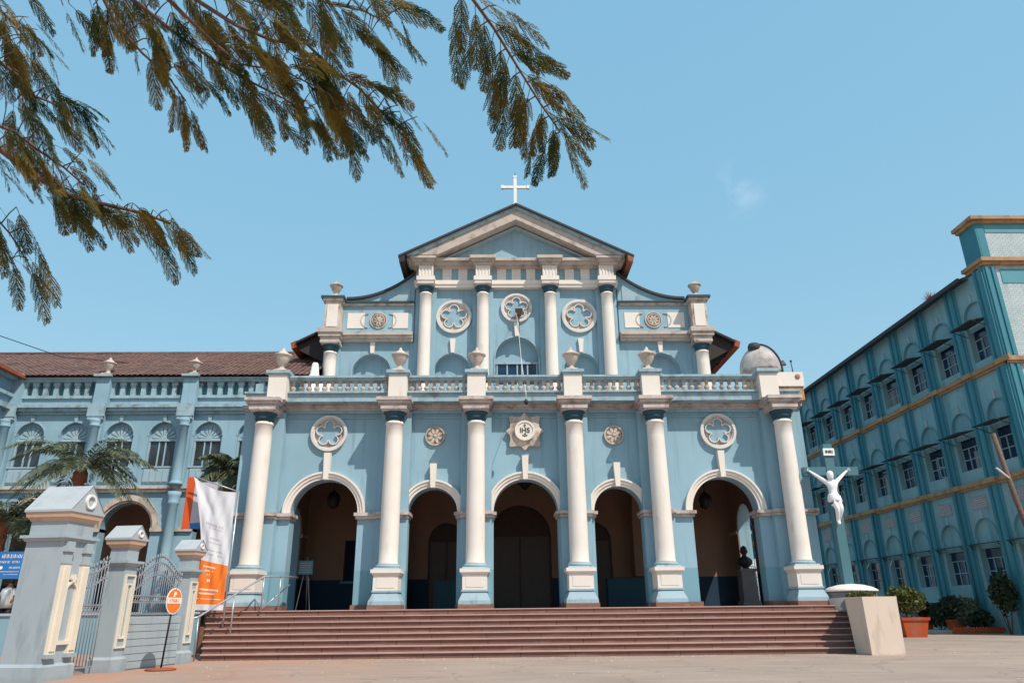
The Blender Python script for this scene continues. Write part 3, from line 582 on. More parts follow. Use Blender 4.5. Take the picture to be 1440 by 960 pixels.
# wings
for s in (-1, 1):
    def xs(a, b): return sorted((s * a, s * b))
    mb = MB(); a, b = xs(5.452, 10.05); mb.box(a, b, 9.48, 10.1, 14.5, 16.55); mb.build('wing_parapet', 'bluehi', chapel)
    mb = MB(); a, b = xs(5.455, 10.12); mb.box(a, b, 9.32, 9.5, 14.50, 14.66); a, b = xs(5.455, 10.2); mb.box(a, b, 9.22, 9.5, 14.66, 14.80); mb.box(a, b, 9.14, 9.5, 14.80, 14.98)
    a, b = xs(9.15, 10.1); mb.box(a, b, 8.72, 9.31, 14.33, 14.55); a, b = xs(9.08, 10.2); mb.box(a, b, 8.62, 9.21, 14.55, 14.75); a, b = xs(9.0, 10.28); mb.box(a, b, 8.54, 9.13, 14.75, 14.99); mb.build('wing_cornice', 'greycream', chapel)
    mb = MB(); a, b = xs(9.22, 10.02); mb.box(a, b, 8.85, 9.478, 14.99, 16.58); p = mb.build('corner_pier', 'creamdirt', chapel)
    mb = MB(); a, b = xs(9.34, 9.9); mb.box(a, b, 8.82, 8.85, 15.15, 16.4); mb.build('pier_panel', 'cream', p)
    mb = MB(); a, b = xs(5.455, 9.2); mb.box(a, b, 9.36, 9.9, 16.555, 16.68); a, b = xs(9.1, 10.14); mb.box(a, b, 8.74, 9.9, 16.585, 16.72); mb.build('parapet_cornice', 'creamdirt', chapel)
    mb = MB(); a, b = xs(5.455, 9.25); mb.box(a, b, 9.26, 9.95, 16.68, 16.76); a, b = xs(9.02, 10.24); mb.box(a, b, 8.66, 9.98, 16.72, 16.84); mb.build('parapet_coping', 'capblue', chapel)
    for (xa, xb) in ((5.75, 6.55), (8.05, 8.95)):
        mb = MB(); a, b = xs(xa, xb); mb.box(a, b, 9.45, 9.482, 15.28, 16.15); mb.build('parapet_panel', 'cream', chapel)
    cx = s * 7.3
    mb = MB(); mb.ring(cx, 15.72, .40, .46, 9.42, 9.482, n=28); mb.ring(cx - .55, 15.72, .36, .41, 9.43, 9.482, PI / 2, 3 * PI / 2, 16); mb.ring(cx + .55, 15.72, .36, .41, 9.43, 9.482, -PI / 2, PI / 2, 16); mb.build('parapet_ring', 'creamdirt', chapel)
    flower('flower_medallion', chapel, cx, 15.72, .34, 9.478)
    # swept gable
    N = 14; cur = []
    for i in range(N + 1):
        t = i / N; x = 5.46 + (9.05 - 5.46) * t; z = 16.90 + 1.5 * (1 - t) ** 2.1; cur.append((s * x, z))
    mb = MB()
    for p, q in zip(cur, cur[1:]): mb.prism([(p[0], 16.76), (q[0], 16.76), q, p], 9.50, 9.9)
    sw = mb.build('swept_gable', 'bluehi', chapel)
    mb = MB()
    for p, q in zip(cur, cur[1:]): mb.prism([p, q, (q[0], q[1] + .13), (p[0], p[1] + .13)], 9.34, 9.98)
    mb.build('gable_coping', 'tiledark', sw)
    mb = MB(); mb.prism([(s * 5.7, 16.84), (s * 6.9, 16.84), (s * 6.35, 17.2), (s * 5.7, 17.62)], 9.46, 9.502); mb.build('gable_panel', 'trimblue', sw)
    mb = MB(); mb.frustum(s * 9.62, 9.2, 16.84, 16.98, .36, .32, .28, .26); mb.lathe((s * 9.6, 9.2, 16.96), urn_profile(.95), 20); mb.build('urn', 'creamdirt', chapel)
    # aisle roof
    mb = MB(); mb.prism([(s * 5.5, 18.0), (s * 11.85, 14.55), (s * 11.75, 14.38), (s * 5.5, 17.8)], 9.96, 44); ar = mb.build('aisle_roof', 'tiledark', chapel)
    mb = MB(); mb.prism([(s * 11.62, 14.70), (s * 11.90, 14.55), (s * 11.80, 14.22), (s * 11.56, 14.35)], 9.7, 44.2); mb.build('fascia', 'redwood', ar)
    mb = MB(); mb.prism([(s * 9.9, 15.38), (s * 11.55, 14.45), (s * 11.5, 14.25), (s * 10.06, 13.5), (s * 9.9, 13.5)], 9.9, 10.2); mb.prism([(s * 9.9, 15.5), (s * 11.6, 14.62), (s * 11.6, 14.5), (s * 9.9, 15.38)], 9.6, 9.98); mb.build('roof_end', 'darkwood', ar)
    a, b = xs(9.4, 10.0); mb = MB(); mb.box(a, b, 10.5, 44, 0, 14.9); mb.build('aisle_wall', 'bluehi', chapel)
    for k in range(7):
        mb = MB(); y = 11 + k * 1.3; mb.prism([(s * 10.0, 14.2), (s * 11.5, 14.2 - .0), (s * 10.0, 13.2)], y, y + .1); mb.build('eave_bracket', 'darkwood', ar)
mb = MB(); mb.lathe((-9.25, 5.0, 8.8), [(.42, 0), (.42, 2.1), (.34, 2.3), (.20, 2.5), (.14, 3.0), (.1, 3.05)], 16); tag(mb.build('roof_finial', 'white', chapel))
# patched dome
dm = thing('roof_dome', 'weathered patched dome with a dark rim behind the right end of the balustrade', 'dome', (10.25, 3.2, 9.06))
mb = MB(); mb.lathe((10.25, 3.2, 8.81), [(.8, 0), (.8, 1.85), (.86, 1.87), (.84, 2.0)] + [(.84 * math.cos(a * PI / 24), 2.0 + 1.08 * math.sin(a * PI / 24)) for a in range(1, 12)], 28); mb.build('shell', 'dome', dm)
mb = MB()
for i in range(10):
    pass
P = [(10.25 + .87 * math.cos(t), 3.2 - .25, 10.81 + 1.12 * math.sin(t)) for t in [PI * i / 20 for i in range(-1, 14)]]; mb.tube(P, .045, 6); mb.build('rim', 'tiledark', dm)
mb = MB(); mb.lathe((10.0, 2.9, 11.62), [(.26, 0), (.26, .2), (.2, .32), (.06, .36)], 12); mb.build('cap_hatch', 'tiledark', dm)
mb = MB(); mb.frustum(11.2, 3.0, 11.0, 11.22, .12, .08, .03, .03); mb.build('spout', 'black', dm)

# lamp on the long cable in front of the emblem
lc = thing('hanging_cable_lamp', 'small lamp on a thin cable hanging down the centre of the chapel front', 'lamp', (0, -.7, 8.6))
mb = MB(); mb.tube([(-.02, 9.3, 16.1), (-.01, 7, 14.5), (.0, 3, 11.2), (0.02, -.72, 8.75), (.02, -.72, 8.5)], .010, 5); mb.build('cable', 'white', lc)
mb = MB(); mb.lathe((0.02, -.72, 8.3), [(.03, 0), (.07, .04), (.07, .14), (.03, .2)], 12); mb.build('bulb_housing', 'black', lc)
fl = thing('floodlight', 'small brown floodlight fixed at the lower edge of the top centre rosette', 'floodlight', (.15, 9.2, 16.0))
mb = MB(); mb.frustum(.12, 9.25, 15.9, 16.25, .12, .12, .2, .16); mb.build('lamp_head', 'wood', fl); mb = MB(); mb.tube([(.12, 9.3, 15.95), (.12, 9.45, 15.0)], .02, 6); mb.build('bracket', 'black', fl)

# ------------------------------------------------------------------ steps, cheek and rail
mb = MB(); nz_ = MB(); NR = 8; rise = PZ / NR
for i in range(NR):
    z0, z1 = i * rise, (i + 1) * rise; yf = -3.0 + i * .32; w = 9.70 + .8 * (yf + 3.0) / 2.25
    yb = yf + .32 if i < NR - 1 else 1.36
    wb = 9.70 + .8 * (min(yb, -.75) + 3.0) / 2.25
    if i < NR - 1: mb.hprism([(-w, yf), (w, yf), (wb, yb), (-wb, yb)], z0 - (.2 if i else 0) * 0, z1 - .035)
    else: mb.box(-10.55, 10.55, -.76, 1.36, 0.02, PZ - .035); mb.box(-10.5, 10.5, 1.36, 9.5, 0, PZ - .03)
    if i < NR - 1: mb.box(-w, w, yb - .01, 0, z0, z1 - .036) if False else None
    mb.box(-9.6, 9.6, yf + .33, 0.5, z0 + .002, z1 - .04)
    ww = w + .02
    nz_.hprism([(-ww, yf - .055), (ww, yf - .055), (wb + .02, yb + .0), (-wb - .02, yb + .0)] if i < NR - 1 else [(-10.57, -.80), (10.57, -.80), (10.57, 1.34), (-10.57, 1.34)], z1 - .032, z1)
jm = MB()
rj = random.Random(12)
for i in range(NR):
    yf = -3.0 + i * .32; x = -9.4 + rj.uniform(0, .8)
    while x < 9.5: jm.box(x, x + .012, yf - .004, yf + .0, i * rise + .004, (i + 1) * rise - .034); x += rj.uniform(1.3, 1.7)
st = thing('entrance_steps', 'wide flight of eight red brown stone steps below the portico', 'steps', (0, -2, 0))
mb.build('risers', 'granite', st); jm.build('slab_joints', 'darkwood', st); nz_.build('treads', 'nosing', st)
pl = thing('end_pier', 'cream plastered pier with flat top closing the right end of the steps', 'pier', (9.9, -3.6, 0))
mb = MB()
# slanted cheek block: top corners lean left over the steps
B = [(9.58, -4.05, 0), (10.55, -4.05, 0), (10.60, -3.05, 0), (9.60, -3.05, 0)]; Tt = [(9.56, -4.05, 1.57), (10.57, -4.05, 1.57), (10.62, -3.05, 1.57), (9.50, -3.05, 1.57)]
mb.face(B[::-1]); mb.face(Tt)
for i in range(4): j = (i + 1) % 4; mb.face([B[i], B[j], Tt[j], Tt[i]])
mb.build('front_block', 'planter', pl)
mb = MB(); B = [(9.65, -3.9, 0), (10.0, -2.19, 0), (10.62, -.6, 0), (11.6, -.6, 0), (10.68, -2.19, 0), (10.5, -3.9, 0)]
mb.hprism([(9.73, -3.04), (10.60, -3.04), (11.55, -.4), (10.62, -.4)], 0, 1.54); mb.build('cheek_wall', 'gateblue_cheekshade', pl)  # grey-blue colour carries the shade on this wall's side
mb = MB(); mb.hprism([(9.70, -2.7), (10.6, -2.7), (11.3, -.6), (10.7, -.6)], 1.54, 1.56); mb.build('soil_bed', 'soil', pl)
rl = thing('handrail', 'grey steel pipe handrail climbing the left end of the steps', 'handrail', (-9.9, -3.1, 0))
mb = MB(); mb.tube([(-10.06, -3.3, 1.14), (-9.9, -3.1, 1.20), (-8.75, -.9, 2.42), (-8.12, -.45, 2.44), (-8.08, .7, 2.44)], .032, 8); mb.build('rail', 'steel', rl)
for p, q in (((-9.87, -3.08, 0), (-9.9, -3.08, 1.2)), ((-9.3, -1.95, .6), (-9.3, -1.95, 1.82)), ((-8.75, -.9, PZ), (-8.75, -.9, 2.42)), ((-8.3, -.55, PZ), (-8.3, -.55, 2.44))):
    mb = MB(); mb.tube([p, q], .026, 8); mb.build('post', 'steel', rl)
mb = MB(); mb.tube([(-8.85, -.75, PZ), (-8.18, .2, 2.2)], .022, 6); mb.build('brace', 'steel', rl)

# things in the porch
bu = thing('bust_on_pedestal', 'dark bust on a grey stone pedestal inside the right arch of the porch', 'bust', (8.9, 4, PZ))
mb = MB(); mb.frustum(8.9, 4, PZ, 1.55, .36, .36, .34, .34); mb.frustum(8.9, 4, 1.55, 2.65, .29, .29, .27, .27); mb.frustum(8.9, 4, 2.65, 2.76, .33, .33, .33, .33); mb.build('pedestal', 'greystone', bu)
mb = MB(); mb.lathe((8.9, 4, 2.76), [(.14, 0), (.12, .06), (.22, .14), (.27, .26), (.25, .38), (.12, .46), (.085, .50), (.085, .55), (.12, .60), (.135, .70), (.12, .80), (.07, .87), (.02, .89)], 16)
mb.frustum(8.9, 3.86, 3.38, 3.44, .02, .03, .015, .01)
for s in (-1, 1): mb.lathe((8.9 + s * .2, 4, 2.9), [(.05, 0), (.1, .08), (.1, .18), (.05, .24)], 10); mb.lathe((8.9 + s * .13, 4, 3.38), [(.02, 0), (.03, .03), (.02, .09)], 6)
mb.build('bust', 'bust', bu)
es = thing('easel_board', 'small notice board on a thin easel inside the left arch', 'easel', (-8.35, 3, PZ))
mb = MB()
for q in ((-.26, -.15), (.26, -.15), (0, .4)): mb.tube([(-8.35 + q[0], 3 + q[1], PZ), (-8.35, 3.0, 3.3)], .018, 5)
mb.build('easel_legs', 'steel', es); mb = MB(); mb.box(-8.62, -8.08, 2.82, 2.85, 2.65, 3.15); mb.build('board', 'tealmid', es)
mb = MB()
for k in range(5): mb.box(-8.56, -8.14, 2.80, 2.815, 2.72 + k * .08, 2.75 + k * .08)
mb.build('board_lines', 'printgrey', es)
for nm, x, z, w in (('left', -7.75, 5.6, .42), ('right', 7.55, 5.45, .42)):
    h = thing('hanging_lantern', 'dark lantern hanging from the ceiling inside the %s side arch' % nm, 'lantern', (x, 4, 7.8), 'lanterns hanging in the porch')
    mb = MB(); mb.tube([(x, 4, 7.8), (x, 4, z + .3)], .02, 6); mb.build('chain', 'black', h); mb = MB(); mb.lathe((x, 4, z - .35), [(.05, 0), (.22, .1), (.28, .4), (.2, .6), (.05, .72)], 12); mb.build('lamp_body', 'black', h)
h = thing('hanging_chandelier', 'dark chandelier high inside the central arch', 'chandelier', (.1, 4, 7.8))
mb = MB(); mb.lathe((.1, 4, 5.95), [(.05, 0), (.15, .1), (.5, .45), (.9, .8), (.92, .9), (.4, 1.2), (.05, 1.85)], 20); mb.build('shade', 'bust', h)
for x, y, wd in ((-2.9, 5.0, .75), (4.2, 4.5, .8)):
    d = thing('dark_cabinet', 'low dark cabinet standing inside the arch %s of the central arch' % ('left' if x < 0 else 'right'), 'cabinet', (x, y, PZ))
    mb = MB(); mb.box(x - wd, x + wd, y, y + .6, PZ, 2.45); mb.build('cabinet_body', 'capblue', d); mb = MB(); mb.box(x - wd - .04, x + wd + .04, y - .04, y + .64, 2.45, 2.5); mb.build('top', 'wood', d)
# white grilles outside right side arches
for k, y in enumerate((3.2, 6.6)):
    g = thing('iron_grille', 'pale scrolled grille panel in the %s side opening of the porch' % ('nearer' if k == 0 else 'farther'), 'grille', (10.2, y, PZ), 'grilles in the porch side openings')
    mb = MB()
    for q in range(9): yy = y - .96 + q * .24; mb.tube([(10.2, yy, PZ), (10.2, yy, 2.9 + .4 * math.sin(q * .39))], .018, 5)
    for q in range(4): mb.tube([(10.2, y - .96, PZ + .3 + q * .4), (10.2, y + .96, PZ + .5 + q * .4)], .018, 5)
    mb.build('grille_bars', 'white', g)

# ------------------------------------------------------------------ left wing
lw = thing('college_wing', 'long two storey pale blue building with clay tile roof left of the chapel', 'building', (-20, 8, 0))
LX = (-11.7, -15.9, -20.1, -24.3); YL = 8.0
bays = [(-13.8), (-18.0), (-22.2)]
mb = MB(); wall(mb, -24.4, -10.5, .6, 6.6, [(c, 1.15, .85, 4.95, True) for c in bays], YL, YL + .5, 24); mb.build('ground_floor_wall', 'bluehi', lw)
wins = []
for c in bays: wins += [(c - 1.03), (c + 1.03)]
mb = MB(); wall(mb, -24.4, -10.5, 6.6, 11.1, [(c, .66, 7.78, 9.24, True) for c in wins], YL, YL + .35, 20); mb.build('upper_floor_wall', 'bluehi', lw)
mb = MB(); mb.box(-40, -10.5, 11.5, 11.7, 0, 6.6); mb.box(-24.4, -10.5, YL + .5, 11.5, 6.3, 6.5); mb.build('arcade_back_wall', 'inner', lw)
mb = MB(); mb.box(-24.5, -10.45, YL - .16, YL, 6.58, 6.72); mb.box(-24.5, -10.45, YL - .24, YL, 6.72, 6.84); mb.build('floor_band', 'creamdirt', lw)
mb = MB(); mb.box(-24.5, -10.4, YL - .12, YL, 10.28, 10.40); mb.box(-24.5, -10.4, YL - .26, YL, 10.40, 10.56); mb.box(-24.5, -10.4, YL - .36, YL, 10.56, 10.70); mb.build('wing_main_cornice', 'bluestain', lw)
mb = MB(); mb.box(-24.4, -10.4, YL - .10, YL + .2, 11.08, 11.22); mb.box(-24.4, -10.4, YL - .2, YL + .3, 11.9, 12.0); mb.box(-24.4, -10.4, YL - .28, YL + .36, 12.0, 12.08); mb.build('parapet_rails', 'bluestain', lw)
mb = MB(); mb.box(-24.4, -10.4, YL + .22, YL + .26, 11.0, 11.95); mb.build('parapet_back', 'tealmid', lw)
for c in bays:
    for k in range(8):
        x = c - 1.75 + k * .5
        mb = MB(); mb.box(x - .11, x + .11, YL - .04, YL + .2, 11.22, 11.9); mb.box(x - .15, x + .15, YL - .07, YL + .22, 11.72, 11.9); mb.build('parapet_post', 'bluestain', lw)
for x in LX:
    if x > -11.8: continue
    mb = MB(); mb.box(x - .34, x + .34, YL - .30, YL + .3, 10.70, 12.0); mb.box(x - .30, x + .30, YL - .26, YL, 6.84, 10.28); p = mb.build('wing_pier', 'bluehi', lw)
    mb = MB(); mb.box(x - .42, x + .42, YL - .5, YL + .3, 12.085, 12.2); mb.build('pier_cap', 'bluestain', p); mb = MB(); mb.box(x - .40, x + .40, YL - .48, YL - .37, 10.1, 10.72); mb.box(x - .36, x + .36, YL - .45, YL - .27, 9.95, 10.1); mb.build('pier_bracket', 'bluestain', p)
    mb = MB(); mb.lathe((x, YL - .30, 6.86), [(.30, 0), (.30, .1), (.24, .14), (.23, .2), (.20, 2.75), (.25, 2.78), (.25, 2.84), (.21, 2.86), (.30, 3.0), (.31, 3.09)], 20); mb.build('engaged_column', 'bluehi', lw)
    mb = MB(); mb.lathe((x, YL - .25, .85), [(.33, 0), (.33, .9), (.25, 1.0), (.21, 5.1), (.25, 5.15), (.25, 5.25), (.22, 5.3), (.28, 5.5), (.30, 5.7)], 20); mb.build('lower_column', 'bluehi', lw)
    if x > -24: mb = MB(); mb.frustum(x, YL - .05, 12.2, 12.32, .3, .3, .2, .2); mb.lathe((x, YL - .05, 12.3), urn_profile(.85), 16); mb.build('urn', 'creamdirt', lw)
for c in bays:
    mb = MB(); mb.ring(c, 4.95, 1.15, 1.25, YL - .04, YL + .01, 0, PI, 24); mb.ring(c, 4.95, 1.25, 1.5, YL - .12, YL + .01, 0, PI, 24); a = mb.build('arcade_archivolt', 'creamdirt', lw)
    mb = MB(); mb.box(c - 2.0, c - 1.15, YL - .12, YL + .5, 4.8, 4.95); mb.box(c + 1.15, c + 2.0, YL - .12, YL + .5, 4.8, 4.95); mb.build('arcade_impost', 'creamdirt', a)
# window prototype (local, facing -Y)
mb = MB(); mb.box(-.64, .64, .20, .24, 0, 1.28); w0 = mb.build('window', 'glassbrown', lw, loc=(wins[0], YL, 7.78))
mb = MB()
for x in (-.66, .59): mb.box(x, x + .07, .12, .20, 0, 1.28)
for x in (-.2, .1): mb.box(x, x + .055, .14, .20, 0, 1.22)
mb.box(-.66, .66, .10, .20, 1.22, 1.34); mb.box(-.72, .72, -.05, .20, -.07, 0); mb.build('window_frame', 'trimblue', w0)
mb = MB(); mb.box(-.66, .66, .22, .27, 1.34, 2.15); mb.build('fanlight_panel', 'bluehi', w0)
mb = MB()
for i in range(7):
    a = PI * (i + .5) / 7
    mb.prism([(.14 * math.cos(a - .12), 1.36 + .14 * math.sin(a - .12)), (.52 * math.cos(a - .16), 1.36 + .52 * math.sin(a - .16)), (.57 * math.cos(a), 1.36 + .57 * math.sin(a)), (.52 * math.cos(a + .16), 1.36 + .52 * math.sin(a + .16)), (.14 * math.cos(a + .12), 1.36 + .14 * math.sin(a + .12))], .17, .22)
mb.ring(0, 1.36, 0.0, .15, .15, .2, 0, PI, 8); mb.build('sunburst', 'trimblue', w0)
mb = MB(); mb.box(-.62, .62, -.05, .0, -.78, -.12)
for i in range(4): x = -.60 + i * .3; mb.box(x, x + .26, -.08, -.05, -.72, -.18)
mb.build('apron_panel', 'trimblue', w0)
mb = MB(); mb.prism([(-.06, 2.13), (.06, 2.13), (.10, 2.44), (-.10, 2.44)], -.08, .0); mb.ring(0, 1.46, .66, .71, -.03, .0, 0, PI, 20); mb.build('window_keystone', 'bluestain', w0)
for c in wins[1:]: copy_part(w0, lw, (c, YL, 7.78))
mb = MB(); mb.face([(-34, YL - .35, 12.12), (-10.0, YL - .35, 12.12), (-10.0, 13.2, 15.15), (-34, 13.2, 15.15)]); mb.face([(-34, 13.2, 15.15), (-10, 13.2, 15.15), (-10, 18, 12.1), (-34, 18, 12.1)]); mb.face([(-34, YL - .35, 12.085), (-10.0, YL - .35, 12.085), (-10.0, 17, 12.085), (-25.5, 17, 12.085)])
rf = mb.build('wing_roof', 'tiledark', lw)
mb = MB(); NR_ = 22; rnd = random.Random(3)
for i in range(NR_):
    t0, t1 = i / NR_, (i + 1.12) / NR_
    y0, z0 = YL - .40 + (13.2 - YL + .4) * t0, 12.14 + 3.03 * t0; y1, z1 = YL - .40 + (13.2 - YL + .4) * min(t1, 1), 12.14 + 3.03 * min(t1, 1)
    x = -34 ; n = int(24.1 / .27)
    for k in range(n):
        xa = x + k * .27; j = rnd.uniform(-.012, .02)
        if -25.9 < xa or True:
            mb.face([(xa, y0, z0 + .05 + j), (xa + .13, y0, z0 + .10 + j), (xa + .13, y1, z1 + .045 + j), (xa, y1, z1 + .01 + j)]); mb.face([(xa + .13, y0, z0 + .10 + j), (xa + .265, y0, z0 + .05 + j), (xa + .265, y1, z1 + .01 + j), (xa + .13, y1, z1 + .045 + j)])
            mb.face([(xa, y0, z0 + .05 + j), (xa + .13, y0, z0 + .10 + j), (xa + .265, y0, z0 + .05 + j), (xa + .13, y0, z0)])
mb.build('roof_tiles', 'tile', rf)
mb = MB(); mb.tube([(-34, 13.2, 15.22), (-10, 13.2, 15.22)], .12, 8); mb.build('ridge_tiles', 'tile', rf)
# projecting bay at far left
pb = thing('projecting_bay', 'blue building end projecting forward at the far left edge', 'building', (-27, 5, 0))
def TL(u, d, z): return (-24.42 - d, u, z)
mb = MB(TL); wall(mb, 2.0, 8.0, 0, 11.1, [(5, .7, 7.3, 9.0, True)], 0, .4, 16); mb.box(2.0, 8.0, -.0 + .02, .4, 11.12, 11.9); mb.build('bay_wall', 'bluehi', pb)
mb = MB(); mb.box(-36, -24.42, 2.0, 2.4, 0, 11.9); mb.build('bay_front_wall', 'bluehi', pb)
mb = MB(TL); mb.box(1.7, 7.6, -.3, .0, 10.45, 10.7); mb.box(1.7, 7.7, -.18, .0, 11.1, 11.25); mb.box(1.6, 7.6, -.28, .0, 11.9, 12.05); mb.box(1.7, 7.7, -.2, 0, 6.6, 6.84); mb.build('bay_cornice', 'bluestain', pb)
mb = MB(TL); mb.box(4.3, 5.7, .3, .35, 7.3, 9.8); mb.build('bay_window', 'glassbrown', pb)
mb = MB(); mb.face([(-24.0, 1.6, 12.06), (-24.0, 8.2, 12.06), (-29, 8.2, 14.9), (-29, 1.6, 14.9)]); mb.face([(-24.0, 1.6, 12.05), (-24.0, 8.2, 12.05), (-36, 8.2, 12.05), (-36, 1.6, 12.05)]); mb.build('bay_roof', 'tile', pb)
mb = MB(); mb.box(-24.05, -23.85, 1.5, 8.0, 12.0, 12.14); mb.build('bay_gutter', 'redwood', pb)

# terrace parapet, person, board
tp = thing('terrace_parapet', 'low grey blue parapet in front of the terrace behind the left gate', 'parapet', (-16, 1.2, .85))
mb = MB(); mb.box(-40, -11.5, 1.0, 1.2, 0, 1.28); mb.build('parapet_wall', 'blueterr', tp); mb = MB(); mb.box(-40, -11.4, .94, 1.26, 1.28, 1.36); mb.build('parapet_cap', 'gatelight', tp)
bd = thing('blue_notice_board', 'blue board with faded white lettering left of the tall gate pillar', 'sign', (-15.8, -3, 0))
mb = MB(); mb.box(-16.25, -15.36, -3.02, -2.97, 2.33, 3.12); mb.build('board', 'boardblue', bd)
mb = MB()
for x in (-16.2, -15.42): mb.tube([(x, -2.93, 0), (x, -2.93, 3.1)], .03, 6)
mb.build('posts', 'steel', bd)
mb = MB(); rnd = random.Random(8)
def scribble(mb, x0, x1, z, h, f, y):
    x = x0
    while x < x1:
        w = h * rnd.uniform(.35, .75)
        if rnd.random() < .85:
            k = rnd.randint(0, 3)
            mb.box(x, x + w * .3, y, y + .004, z, z + h)
            if k == 1: mb.box(x, x + w * .5, y, y + .004, z + h * .75, z + h)
            if k == 2: mb.box(x, x + w * .6, y, y + .004, z, z + h * .25)
            if k == 3: mb.box(x + w * .7, x + w, y, y + .004, z, z + h)
        x += w * .8
scribble(mb, -16.12, -15.45, 2.93, .11, 1, -3.028); scribble(mb, -16.12, -15.5, 2.78, .07, 1, -3.028); scribble(mb, -15.8, -15.5, 2.62, .06, 1, -3.028); scribble(mb, -16.15, -15.5, 2.52, .03, 1, -3.028); scribble(mb, -15.95, -15.5, 2.44, .03, 1, -3.028)
mb.lathe((-16.05, -3.02, 2.65), [(.05, 0), (.05, .008)], 14, False, 'y'); mb.build('lettering', 'printwhite', bd)

def body(name, verts, edges, radii, material, parent, scale=1):
    me = bpy.data.meshes.new(name); me.from_pydata([tuple(Vector(v) * scale) for v in verts], edges, []); o = bpy.data.objects.new(name, me); C.objects.link(o); o.parent = parent
    md = o.modifiers.new('skin', 'SKIN'); md.use_smooth_shade = True
    sv = me.skin_vertices[0].data
    for i, r in enumerate(radii):
        rr = r if isinstance(r, tuple) else (r, r); sv[i].radius = (rr[0] * scale, rr[1] * scale); sv[i].use_root = (i == 0)
    sb = o.modifiers.new('sub', 'SUBSURF'); sb.levels = 2; sb.render_levels = 2
    me.materials.append(M[material]); return o
# person on the terrace, back turned
pr = thing('person', 'person in a white shirt and dark trousers standing behind the low parapet at far left', 'person', (-19.45, 3, .85))
V = [(0, 0, .92), (0, .0, 1.1), (0, .0, 1.28), (0, 0, 1.40), (0, 0, 1.50), (0, 0, 1.60), (0, 0, 1.68), (.18, 0, 1.36), (.24, -.02, 1.10), (.22, -.14, .92), (-.18, 0, 1.36), (-.25, -.02, 1.10), (-.21, -.16, .95), (.10, 0, .86), (.11, -.02, .48), (.11, .02, .08), (.12, -.12, .04), (-.10, 0, .86), (-.11, -.02, .48), (-.11, .02, .08), (-.12, -.12, .04)]
Eg = [(0, 1), (1, 2), (2, 3), (3, 4), (4, 5), (5, 6), (3, 7), (7, 8), (8, 9), (3, 10), (10, 11), (11, 12), (0, 13), (13, 14), (14, 15), (15, 16), (0, 17), (17, 18), (18, 19), (19, 20)]
Rd = [.13, .13, .15, .12, .055, .09, .08, .065, .05, .035, .065, .05, .035, .10, .07, .045, .04, .10, .07, .045, .04]
body('body', V, Eg, Rd, 'skin', pr)
mb = MB(); mb.lathe((-19.45, 3, .85 + .82), [(.235, -.12), (.22, .2), (.25, .40), (.23, .54), (.09, .62)], 16)
for q in (-1, 1): mb.tube([(-19.45 + q * .17, 3, .85 + 1.38), (-19.45 + q * .255, 2.98, .85 + 1.12)], .085, 8)
mb.build('shirt', 'white', pr)
mb = MB()
for q in (-1, 1): mb.tube([(-19.45 + q * .09, 3, .85 + .9), (-19.45 + q * .11, 3, .87)], .13, 8, .09)
mb.build('trousers', 'black', pr)
mb = MB(); mb.lathe((-19.45, 3.02, .85 + 1.58), [(.09, 0), (.115, .04), (.115, .1), (.08, .16), (.02, .18)], 14); mb.build('hair', 'black', pr)

